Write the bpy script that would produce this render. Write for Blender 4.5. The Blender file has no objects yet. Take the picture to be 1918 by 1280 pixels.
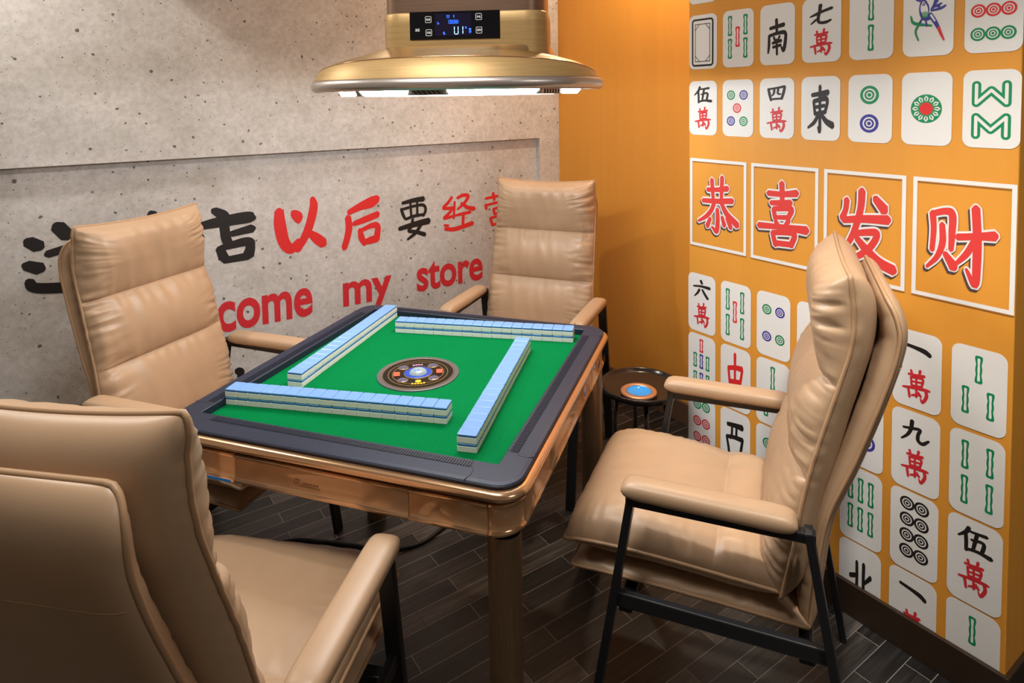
import bpy, bmesh, math, random
from mathutils import Vector, Matrix, noise
random.seed(7)
S = bpy.context.scene
COL = S.collection
R = math.radians

# ------------------------------------------------------------------ camera
CAM_H = 1.54
fwd_yaw = R(34.396)                       # camera heading inside the room
F_PX, CX, CY, PITCH, ROLL = 1218.17, 962.84, 253.70, 0.0556, 0.0150
def heading(x, y, z=0.0):                 # camera-frame ground vector -> room vector
    c, s = math.cos(fwd_yaw), math.sin(fwd_yaw)
    return Vector((c * x + s * y, -s * x + c * y, z))
r0, f0, u0 = heading(1, 0), heading(0, math.cos(PITCH), -math.sin(PITCH)), heading(0, math.sin(PITCH), math.cos(PITCH))
rr = r0 * math.cos(ROLL) - u0 * math.sin(ROLL)
uu = r0 * math.sin(ROLL) + u0 * math.cos(ROLL)
cam = bpy.data.cameras.new('camera')
co = bpy.data.objects.new('camera', cam)
COL.objects.link(co)
m = Matrix.Identity(4)
for i in range(3):
    m[i][0], m[i][1], m[i][2] = rr[i], uu[i], -f0[i]
m[2][3] = CAM_H
co.matrix_world = m
cam.sensor_width = 36.0
cam.lens = F_PX / 1918 * 36
cam.shift_x = -(CX - 959) / 1918
cam.shift_y = (CY - 640) / 1918
cam.clip_start = 0.02
S.camera = co

# ------------------------------------------------------------------ world, lights, exposure
S.view_settings.view_transform = 'Standard'
S.view_settings.look = 'None'
S.view_settings.exposure = 0.0
S.view_settings.gamma = 1.0
S.view_settings.use_curve_mapping = False
w = bpy.data.worlds.new('world')
S.world = w
w.use_nodes = True
w.node_tree.nodes['Background'].inputs[0].default_value = (1.0, 0.86, 0.7, 1)
w.node_tree.nodes['Background'].inputs[1].default_value = 0.05

def area(name, loc, power, size, color=(1, 0.87, 0.7), target=None, spread=None):
    l = bpy.data.lights.new(name, 'AREA')
    l.shape = 'DISK'
    l.size = size
    l.energy = power
    l.color = color
    if spread: l.spread = spread
    o = bpy.data.objects.new(name, l)
    COL.objects.link(o)
    o.location = loc
    t = Vector(target) - Vector(loc) if target else Vector((0, 0, -1))
    o.rotation_euler = t.to_track_quat('-Z', 'Y').to_euler()
    return o
area('ceiling_spot_concrete', (-0.45, 2.56, 2.66), 18, 0.12, (1, 0.93, 0.84))
area('ceiling_spot_concrete', (1.05, 2.56, 2.66), 6, 0.12, (1, 0.93, 0.84))
area('ceiling_spot_corner', (2.10, 2.10, 2.66), 17, 0.12, (1, 0.82, 0.60))
area('fill_spot_mural', (1.00, 0.25, 2.66), 3.6, 0.12, (1, 0.93, 0.84), (1.85, 0.84, 0.25), R(46))  # unseen fill spot, added to brighten the lower mural
area('fill_panel_room', (0.20, 1.05, 2.66), 25, 0.55, (1, 0.95, 0.89))  # unseen overhead fill, placed to light the tile sides and near seat
area('fill_panel_room', (1.00, -1.00, 2.66), 15, 0.55, (1, 0.95, 0.88))  # unseen fill behind the camera, added to raise the ambient level

# ------------------------------------------------------------------ helpers
def obj(name, bm, mats, parent=None, smooth=False, label=None):
    me = bpy.data.meshes.new(name)
    bm.to_mesh(me)
    bm.free()
    for mt in (mats if isinstance(mats, (list, tuple)) else [mats]):
        me.materials.append(mt)
    if smooth:
        for p in me.polygons: p.use_smooth = True
    o = bpy.data.objects.new(name, me)
    COL.objects.link(o)
    if parent: o.parent = parent
    if label: o['label'] = label
    return o

def tag(o, label, cat, group=None):
    o['label'] = label
    o['category'] = cat
    if group: o['group'] = group
    return o

def thing(name, label, cat, loc=(0, 0, 0), rz=0.0, group=None):
    o = bpy.data.objects.new(name, None)
    o.empty_display_size = 0.1
    COL.objects.link(o)
    o.location = loc
    o.rotation_euler = (0, 0, rz)
    return tag(o, label, cat, group)

def struct(name, bm, mats, smooth=False):
    o = obj(name, bm, mats, None, smooth)
    o['kind'] = 'structure'
    return o

def box(bm, x0, x1, y0, y1, z0, z1, mat=0, bevel=0.0, seg=2):
    b = bmesh.new()
    bmesh.ops.create_cube(b, size=1.0)
    for v in b.verts:
        v.co = Vector((x0 + (v.co.x + .5) * (x1 - x0), y0 + (v.co.y + .5) * (y1 - y0), z0 + (v.co.z + .5) * (z1 - z0)))
    if bevel:
        bmesh.ops.bevel(b, geom=b.edges[:], offset=bevel, segments=seg, affect='EDGES', profile=0.5)
    merge(bm, b, mat)

def merge(bm, b, mat=None):
    mp = {}
    for v in b.verts: mp[v] = bm.verts.new(v.co)
    for f in b.faces:
        try:
            nf = bm.faces.new([mp[v] for v in f.verts])
            nf.material_index = f.material_index if mat is None else mat
            nf.smooth = f.smooth
        except ValueError: pass
    b.free()

def bar(bm, p, q, wx, wy, up=(0, 0, 1), mat=0, bevel=0.0):
    p, q = Vector(p), Vector(q)
    d = (q - p)
    L = d.length
    d.normalize()
    side = d.cross(Vector(up))
    if side.length < 1e-4: side = Vector((1, 0, 0))
    side.normalize()
    n = side.cross(d)
    b = bmesh.new()
    bmesh.ops.create_cube(b, size=1.0)
    if bevel:
        for v in b.verts: v.co = Vector((v.co.x * wx, v.co.y * wy, v.co.z * L))
        bmesh.ops.bevel(b, geom=b.edges[:], offset=bevel, segments=2, affect='EDGES', profile=0.5)
        for v in b.verts: v.co = Vector((v.co.x / wx, v.co.y / wy, v.co.z / L))
    c = (p + q) / 2
    for v in b.verts: v.co = c + side * (v.co.x * wx) + n * (v.co.y * wy) + d * (v.co.z * L)
    merge(bm, b, mat)

def lathe(bm, prof, n=48, c=(0, 0, 0), sx=1.0, sy=1.0, mat=0, cap0=True, cap1=True):
    rings = []
    for r, z in prof:
        rings.append([bm.verts.new((c[0] + r * sx * math.cos(2 * math.pi * k / n), c[1] + r * sy * math.sin(2 * math.pi * k / n), c[2] + z)) for k in range(n)])
    for a, b in zip(rings, rings[1:]):
        for k in range(n):
            f = bm.faces.new((a[k], a[(k + 1) % n], b[(k + 1) % n], b[k]))
            f.material_index = mat
    if cap0:
        f = bm.faces.new(rings[0][::-1]); f.material_index = mat
    if cap1:
        f = bm.faces.new(rings[-1]); f.material_index = mat

def loops_to_faces(bm, loops, mat=0, closed=True):
    vs = [[bm.verts.new(p) for p in lp] for lp in loops]
    n = len(vs[0])
    for a, b in zip(vs, vs[1:]):
        for k in range(n if closed else n - 1):
            f = bm.faces.new((a[k], a[(k + 1) % n], b[(k + 1) % n], b[k]))
            f.material_index = mat
    return vs

def tube(bm, pts, r, n=8, closed=False, mat=0, caps=True):
    pts = [Vector(p) for p in pts]
    N = len(pts)
    rings = []
    prev = None
    for i, p in enumerate(pts):
        a = pts[(i - 1) % N] if (closed or i > 0) else pts[0]
        b = pts[(i + 1) % N] if (closed or i < N - 1) else pts[-1]
        t = (b - a)
        if t.length < 1e-9: t = Vector((0, 0, 1))
        t.normalize()
        if prev is None:
            ref = Vector((0, 0, 1)) if abs(t.z) < .9 else Vector((1, 0, 0))
            s = t.cross(ref).normalized()
        else:
            s = (prev - t * prev.dot(t))
            s = s.normalized() if s.length > 1e-6 else t.orthogonal().normalized()
        prev = s
        u = t.cross(s)
        rad = r(i / (N - 1)) if callable(r) else r
        rings.append([bm.verts.new(p + (s * math.cos(2 * math.pi * k / n) + u * math.sin(2 * math.pi * k / n)) * rad) for k in range(n)])
    pairs = list(zip(rings, rings[1:])) + ([(rings[-1], rings[0])] if closed else [])
    for a, b in pairs:
        for k in range(n):
            f = bm.faces.new((a[k], a[(k + 1) % n], b[(k + 1) % n], b[k]))
            f.material_index = mat
            f.smooth = True
    if caps and not closed:
        bm.faces.new(rings[0][::-1]).material_index = mat
        bm.faces.new(rings[-1]).material_index = mat

def catmull(pts, n=8):
    P = [Vector(p) for p in pts]
    if len(P) == 2: return [P[0].lerp(P[1], k / n) for k in range(n + 1)]
    out = []
    for i in range(len(P) - 1):
        p0 = P[i - 1] if i > 0 else P[i] * 2 - P[i + 1]
        p1, p2 = P[i], P[i + 1]
        p3 = P[i + 2] if i + 2 < len(P) else P[i + 1] * 2 - P[i]
        for k in range(n):
            t = k / n
            out.append(0.5 * ((2 * p1) + (p2 - p0) * t + (2 * p0 - 5 * p1 + 4 * p2 - p3) * t * t + (3 * p1 - p0 - 3 * p2 + p3) * t ** 3))
    out.append(P[-1])
    return out

def rrect(hx, hy, r, z, cx=0.0, cy=0.0, k=6, straight=1):
    pts = []
    for (sx, sy, a0) in ((1, 1, 0), (-1, 1, 90), (-1, -1, 180), (1, -1, 270)):
        for i in range(k + 1):
            a = R(a0 + 90 * i / k)
            pts.append(Vector((cx + sx * (hx - r) + r * math.cos(a), cy + sy * (hy - r) + r * math.sin(a), z)))
    return pts

# ------------------------------------------------------------------ materials
def mat(name, color, rough=0.5, metal=0.0, emit=None, estr=0.0, coat=0.0, spec=None):
    mt = bpy.data.materials.new(name)
    mt.use_nodes = True
    b = mt.node_tree.nodes['Principled BSDF']
    b.inputs['Base Color'].default_value = (*color, 1)
    b.inputs['Roughness'].default_value = rough
    b.inputs['Metallic'].default_value = metal
    if coat: b.inputs['Coat Weight'].default_value = coat
    if spec is not None: b.inputs['Specular IOR Level'].default_value = spec
    if emit:
        b.inputs['Emission Color'].default_value = (*emit, 1)
        b.inputs['Emission Strength'].default_value = estr
    return mt

class NT:
    def __init__(s, mt):
        s.t = mt.node_tree
        s.b = s.t.nodes['Principled BSDF']
    def n(s, typ, **kw):
        x = s.t.nodes.new(typ)
        for k, v in kw.items():
            if k in x.inputs: x.inputs[k].default_value = v
            else: setattr(x, k, v)
        return x
    def l(s, a, b): s.t.links.new(a, b)
    def ramp(s, src, stops):
        r = s.n('ShaderNodeValToRGB')
        e = r.color_ramp.elements
        while len(e) < len(stops): e.new(0.5)
        for el, (p, c) in zip(e, stops):
            el.position = p
            el.color = (*c, 1) if len(c) == 3 else c
        s.l(src, r.inputs[0])
        return r.outputs[0]
    def mix(s, fac, a, b, typ='MIX'):
        x = s.n('ShaderNodeMix', data_type='RGBA', blend_type=typ)
        for inp, v in ((x.inputs[0], fac), (x.inputs[6], a), (x.inputs[7], b)):
            if hasattr(v, 'links'): s.l(v, inp)
            elif isinstance(v, (int, float)): inp.default_value = v
            else: inp.default_value = (*v, 1)
        return x.outputs[2]
    def coords(s, scale=(1, 1, 1), rot=(0, 0, 0), kind='Object'):
        c = s.n('ShaderNodeTexCoord')
        mp = s.n('ShaderNodeMapping')
        mp.inputs['Scale'].default_value = scale
        mp.inputs['Rotation'].default_value = rot
        s.l(c.outputs[kind], mp.inputs[0])
        return mp.outputs[0]
    def noise(s, vec, scale, detail=4, rough=.55):
        x = s.n('ShaderNodeTexNoise')
        x.inputs['Scale'].default_value = scale
        x.inputs['Detail'].default_value = detail
        x.inputs['Roughness'].default_value = rough
        s.l(vec, x.inputs['Vector'])
        return x.outputs[0]
    def bump(s, h, strength, dist=0.002):
        x = s.n('ShaderNodeBump')
        x.inputs['Strength'].default_value = strength
        x.inputs['Distance'].default_value = dist
        s.l(h, x.inputs['Height'])
        s.l(x.outputs[0], s.b.inputs['Normal'])

def make_concrete():
    mt = mat('concrete_wallpaper', (.6, .55, .5), 0.75)
    q = NT(mt)
    v = q.coords()
    base = q.ramp(q.noise(v, 2.2, 6, .6), [(0.30, (.54, .515, .485)), (0.52, (.63, .61, .59)), (0.72, (.72, .70, .68))])
    fine = q.ramp(q.noise(v, 45, 6, .75), [(0.34, (.80, .785, .77)), (0.62, (1.03, 1.03, 1.03))])
    col = q.mix(1.0, base, fine, 'MULTIPLY')
    smudge = q.ramp(q.noise(v, 7, 5, .6), [(0.48, (1, 1, 1)), (0.75, (.84, .84, .80))])
    col = q.mix(1.0, col, smudge, 'MULTIPLY')
    wv = q.n('ShaderNodeTexWave', bands_direction='DIAGONAL')
    wv.inputs['Scale'].default_value = 75
    wv.inputs['Distortion'].default_value = 1.5
    q.l(v, wv.inputs['Vector'])
    col = q.mix(0.08, col, wv.outputs[0], 'MULTIPLY')
    # pits: small dark specks of two sizes, gated by a patchy noise
    vo = q.n('ShaderNodeTexVoronoi'); vo.inputs['Scale'].default_value = 42
    vd = q.n('ShaderNodeVectorMath', operation='ADD')
    nz = q.n('ShaderNodeTexNoise'); nz.inputs['Scale'].default_value = 60
    q.l(v, nz.inputs['Vector'])
    sc = q.n('ShaderNodeVectorMath', operation='SCALE'); sc.inputs['Scale'].default_value = 0.012
    q.l(nz.outputs[1], sc.inputs[0]); q.l(v, vd.inputs[0]); q.l(sc.outputs[0], vd.inputs[1])
    q.l(vd.outputs[0], vo.inputs['Vector'])
    rnd = q.n('ShaderNodeSeparateColor'); q.l(vo.outputs['Color'], rnd.inputs[0])
    size = q.n('ShaderNodeMath', operation='POWER'); q.l(rnd.outputs[0], size.inputs[0]); size.inputs[1].default_value = 4.5
    sz = q.n('ShaderNodeMath', operation='MULTIPLY'); q.l(size.outputs[0], sz.inputs[0]); sz.inputs[1].default_value = 0.27
    lt = q.n('ShaderNodeMath', operation='LESS_THAN'); q.l(vo.outputs['Distance'], lt.inputs[0]); q.l(sz.outputs[0], lt.inputs[1])
    vo2 = q.n('ShaderNodeTexVoronoi'); vo2.inputs['Scale'].default_value = 120
    q.l(vd.outputs[0], vo2.inputs['Vector'])
    r2 = q.n('ShaderNodeSeparateColor'); q.l(vo2.outputs['Color'], r2.inputs[0])
    s2 = q.n('ShaderNodeMath', operation='POWER'); q.l(r2.outputs[0], s2.inputs[0]); s2.inputs[1].default_value = 6.5
    s3 = q.n('ShaderNodeMath', operation='MULTIPLY'); q.l(s2.outputs[0], s3.inputs[0]); s3.inputs[1].default_value = 0.26
    l2 = q.n('ShaderNodeMath', operation='LESS_THAN'); q.l(vo2.outputs['Distance'], l2.inputs[0]); q.l(s3.outputs[0], l2.inputs[1])
    mx = q.n('ShaderNodeMath', operation='MAXIMUM'); q.l(lt.outputs[0], mx.inputs[0]); q.l(l2.outputs[0], mx.inputs[1])
    fac = q.n('ShaderNodeMath', operation='MULTIPLY'); q.l(mx.outputs[0], fac.inputs[0]); fac.inputs[1].default_value = 0.85
    col = q.mix(fac.outputs[0], col, (.07, .055, .05))
    q.l(col, q.b.inputs['Base Color'])
    q.bump(q.noise(v, 160, 3, .6), 0.25, 0.001)
    return mt

def make_floor():
    mt = mat('wood_look_tile', (.1, .09, .08), 0.36)
    q = NT(mt)
    v = q.coords()
    br = q.n('ShaderNodeTexBrick')
    br.offset = 0.37; br.offset_frequency = 2; br.squash = 1.0
    br.inputs['Scale'].default_value = 1.0
    br.inputs['Brick Width'].default_value = 0.36
    br.inputs['Row Height'].default_value = 0.0665
    br.inputs['Mortar Size'].default_value = 0.0009
    br.inputs['Mortar Smooth'].default_value = 0.0
    br.inputs['Bias'].default_value = -0.1
    br.inputs['Color1'].default_value = (0.02, 0.02, 0.02, 1)
    br.inputs['Color2'].default_value = (1, 1, 1, 1)
    br.inputs['Mortar'].default_value = (0.5, 0.5, 0.5, 1)
    q.l(v, br.inputs['Vector'])
    tint = q.ramp(br.outputs[0], [(0.0, (.010, .0092, .009)), (0.40, (.022, .020, .019)), (0.72, (.048, .043, .039)), (1.0, (.12, .107, .096))])
    g = q.coords((2.0, 48, 1))
    # shift the grain plank by plank
    addv = q.n('ShaderNodeVectorMath', operation='ADD')
    sc = q.n('ShaderNodeVectorMath', operation='SCALE'); sc.inputs['Scale'].default_value = 9.0
    q.l(br.outputs[0], sc.inputs[0]); q.l(g, addv.inputs[0]); q.l(sc.outputs[0], addv.inputs[1])
    grain = q.ramp(q.noise(addv.outputs[0], 1.9, 7, .68), [(0.32, (.38, .37, .36)), (0.52, (.95, .94, .93)), (0.70, (2.2, 2.12, 2.05))])
    col = q.mix(1.0, tint, grain, 'MULTIPLY')
    col = q.mix(br.outputs[1], col, (.26, .25, .235))
    # large printed tiles meet in darker joints
    sx = q.n('ShaderNodeSeparateXYZ'); q.l(v, sx.inputs[0])
    pp = q.n('ShaderNodeMath', operation='PINGPONG'); q.l(sx.outputs[0], pp.inputs[0]); pp.inputs[1].default_value = 0.40
    ls = q.n('ShaderNodeMath', operation='LESS_THAN'); q.l(pp.outputs[0], ls.inputs[0]); ls.inputs[1].default_value = 0.0012
    col = q.mix(ls.outputs[0], col, (.008, .007, .006))
    q.l(col, q.b.inputs['Base Color'])
    q.bump(br.outputs[1], -0.3, 0.001)
    return mt

def make_leather():
    mt = mat('tan_leather', (.55, .345, .20), 0.40)
    q = NT(mt)
    v = q.coords()
    c = q.ramp(q.noise(v, 5, 4, .5), [(0.3, (.415, .272, .165)), (0.7, (.465, .308, .190))])
    q.l(c, q.b.inputs['Base Color'])
    q.bump(q.noise(v, 420, 2, .5), 0.10, 0.0006)
    return mt

def make_brushed(name, c, rough, metal=1.0, axis=(1, 1, 60)):
    mt = mat(name, c, rough, metal)
    q = NT(mt)
    v = q.coords(axis)
    n = q.noise(v, 9, 3, .6)
    q.l(q.ramp(n, [(0.3, tuple(x * .86 for x in c)), (0.7, tuple(min(1, x * 1.1) for x in c))]), q.b.inputs['Base Color'])
    return mt

def make_orange():
    mt = mat('orange_wallpaper', (.72, .32, .05), 0.5)
    q = NT(mt)
    v = q.coords((26, 26, .8))
    q.l(q.ramp(q.noise(v, 1.0, 3, .5), [(0.3, (.72, .305, .034)), (0.7, (.75, .32, .040))]), q.b.inputs['Base Color'])
    q.bump(q.noise(q.coords(), 260, 2, .5), 0.06, 0.0008)
    return mt

M = dict(
    concrete=make_concrete(), floor=make_floor(), leather=make_leather(), orange=make_orange(),
    piping=mat('tan_piping', (.42, .255, .14), .5),
    black=mat('black_metal', (.012, .012, .014), .38),
    plaster=mat('pale_plaster', (.55, .50, .43), .8),
    ceiling=mat('ceiling_paint', (.45, .40, .34), .8),
    skirt=mat('dark_brown_skirting', (.032, .018, .011), .35),
    skirt_wood=mat('brown_skirting', (.11, .06, .03), .45),
    felt=None, bezel=mat('grey_bezel_plastic', (.014, .019, .040), .5, spec=.38),
    rib=mat('ribbed_plastic', (.03, .03, .038), .5),
    rose=mat('rose_gold_gloss', (.60, .34, .175), .13, .25),
    rosebright=mat('rose_gold_trim', (.72, .44, .25), .2, .8),
    under=mat('brown_tray', (.10, .055, .03), .4),
    seam=mat('dark_seam', (.01, .008, .007), .6),
    leg=make_brushed('bronze_leg', (.26, .16, .09), .32, .6, (60, 60, 1)),
    bluereflect=mat('blue_reflection_paint', (.02, .22, .75), .3),
    ivory=mat('ivory_tile', (.86, .86, .84), .22), tback=mat('light_blue_tile_back', (.17, .34, .66), .25), tside=mat('blue_tile_side', (.012, .16, .50), .25),
    ink=mat('black_ink', (.012, .009, .009), .55), red=mat('red_ink', (.70, .022, .022), .5), dred=mat('red_print', (.62, .025, .035), .5),
    green=mat('green_print', (.0, .25, .09), .5), blue=mat('blue_print', (.035, .035, .30), .5), white=mat('white_print', (.80, .79, .77), .5),
    shadow=mat('grey_print', (.07, .045, .05), .6),
    gold=make_brushed('gold_brushed', (.48, .315, .13), .45, .4, (1, 1, 40)),
    golddull=make_brushed('gold_dull', (.42, .27, .12), .38, .75, (1, 1, 40)),
    brownmetal=make_brushed('brown_brushed', (.30, .19, .13), .36, .75, (1, 1, 40)),
    silver=mat('lip_steel', (.60, .54, .50), .34, .8),
    steel=mat('vent_steel', (.40, .37, .33), .3, .8),
    led=mat('led_panel', (1, 1, 1), .4, 0, (.95, .98, 1.0), 190.0),
    glass=mat('black_glass', (.006, .006, .008), .12),
    uiwhite=mat('panel_marking', (.6, .6, .6), .5, 0, (.9, .9, .9), .35),
    uiblue=mat('display_blue', (.0, .02, .3), .5, 0, (.02, .13, 1.0), 3.2),
    uicyan=mat('display_digit', (.1, .3, .6), .5, 0, (.22, .55, 1.0), 4.5),
    uidark=mat('display_glass', (.012, .010, .03), .15),
    discgrey=mat('disc_grey_rim', (.10, .09, .095), .35), discdark=mat('disc_dark', (.012, .008, .006), .3, spec=.12), discgold=mat('disc_gold_line', (.42, .27, .09), .3, .5),
    discblue=mat('disc_blue_ring', (.005, .055, .42), .2), dome=mat('disc_pale_dome', (.30, .36, .40), .1), discred=mat('disc_red_button', (.85, .11, .05), .35),
    discyellow=mat('disc_yellow_button', (.85, .48, .02), .4), discpink=mat('disc_pink_mark', (.75, .35, .55), .4), smoke=mat('disc_smoked_lens', (.10, .09, .14), .08),
    trayblack=mat('black_gloss_tray', (.013, .010, .009), .16), copper=mat('copper_ring', (.55, .26, .13), .35, .6), water=mat('blue_glaze', (.01, .30, .78), .12, 0, coat=.5),
    cable=mat('black_cable', (.008, .008, .009), .5),
)
def make_felt():
    mt = mat('green_felt', (.0, .27, .075), .85)
    q = NT(mt)
    q.b.inputs['Specular IOR Level'].default_value = .04
    n = q.noise(q.coords(), 300, 2, .6)
    q.l(q.ramp(n, [(0.3, (.0, .14, .035)), (0.7, (.0, .165, .044))]), q.b.inputs['Base Color'])
    return mt
M['felt'] = make_felt()

# ------------------------------------------------------------------ room shell
YA, YR, XB, XC = 2.95, 2.985, 1.85, 2.335      # concrete face, its recess, mural face, orange recess face
Y0, Y1 = 0.589, 1.581                          # ends of the mural wall
LEDGE, STRIP = 1.318, 2.195
XL, YF, ZC = -2.4, -2.6, 2.68
b = bmesh.new(); box(b, XL - .1, 4.2, YF - .1, YR + .1, -0.08, 0.0); struct('floor', b, M['floor'])
b = bmesh.new(); box(b, XL - .1, 4.2, YF - .1, YR + .1, ZC, ZC + .08); struct('ceiling', b, M['ceiling'])
b = bmesh.new()
box(b, XL, XC + .1, YR, YR + .1, 0, ZC)
box(b, XL, XC, YA, YR, LEDGE, ZC)
box(b, STRIP, XC, YA, YR, 0, LEDGE)
WALL_A = struct('wall_left', b, M['concrete'])
b = bmesh.new(); box(b, XC, XC + .1, 1.0, YR, 0, ZC); struct('wall_back', b, M['orange'])
b = bmesh.new(); box(b, XB, XC + .06, Y0, Y1, 0, ZC, bevel=.003); WALL_B = struct('wall_right', b, M['orange'])
b = bmesh.new(); box(b, XL - .1, XL, YF, YR, 0, ZC); struct('wall_side', b, M['plaster'])
b = bmesh.new(); box(b, XL, 4.2, YF - .1, YF, 0, ZC); struct('wall_front', b, M['plaster'])
b = bmesh.new(); box(b, 4.1, 4.2, YF, YR, 0, ZC); struct('wall_far', b, M['plaster'])
def skirting(name, segs, mt):
    b = bmesh.new()
    for s in segs: box(b, *s, bevel=.0025)
    return struct(name, b, mt)
skirting('baseboard_right', [(XB - .012, XB, Y0 - .012, Y1, 0, .10), (XB, XC, Y0 - .012, Y0, 0, .10)], M['skirt'])
skirting('baseboard_back', [(XC - .014, XC, Y1, YR - .035, 0, .105)], M['skirt_wood'])
b = bmesh.new(); box(b, 0.08, 1.62, YA - .22, YA, 2.22, ZC, bevel=.004); struct('shade_soffit_1', b, M['skirt_wood'])  # soffit out of view, added to shade the wall below it

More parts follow.
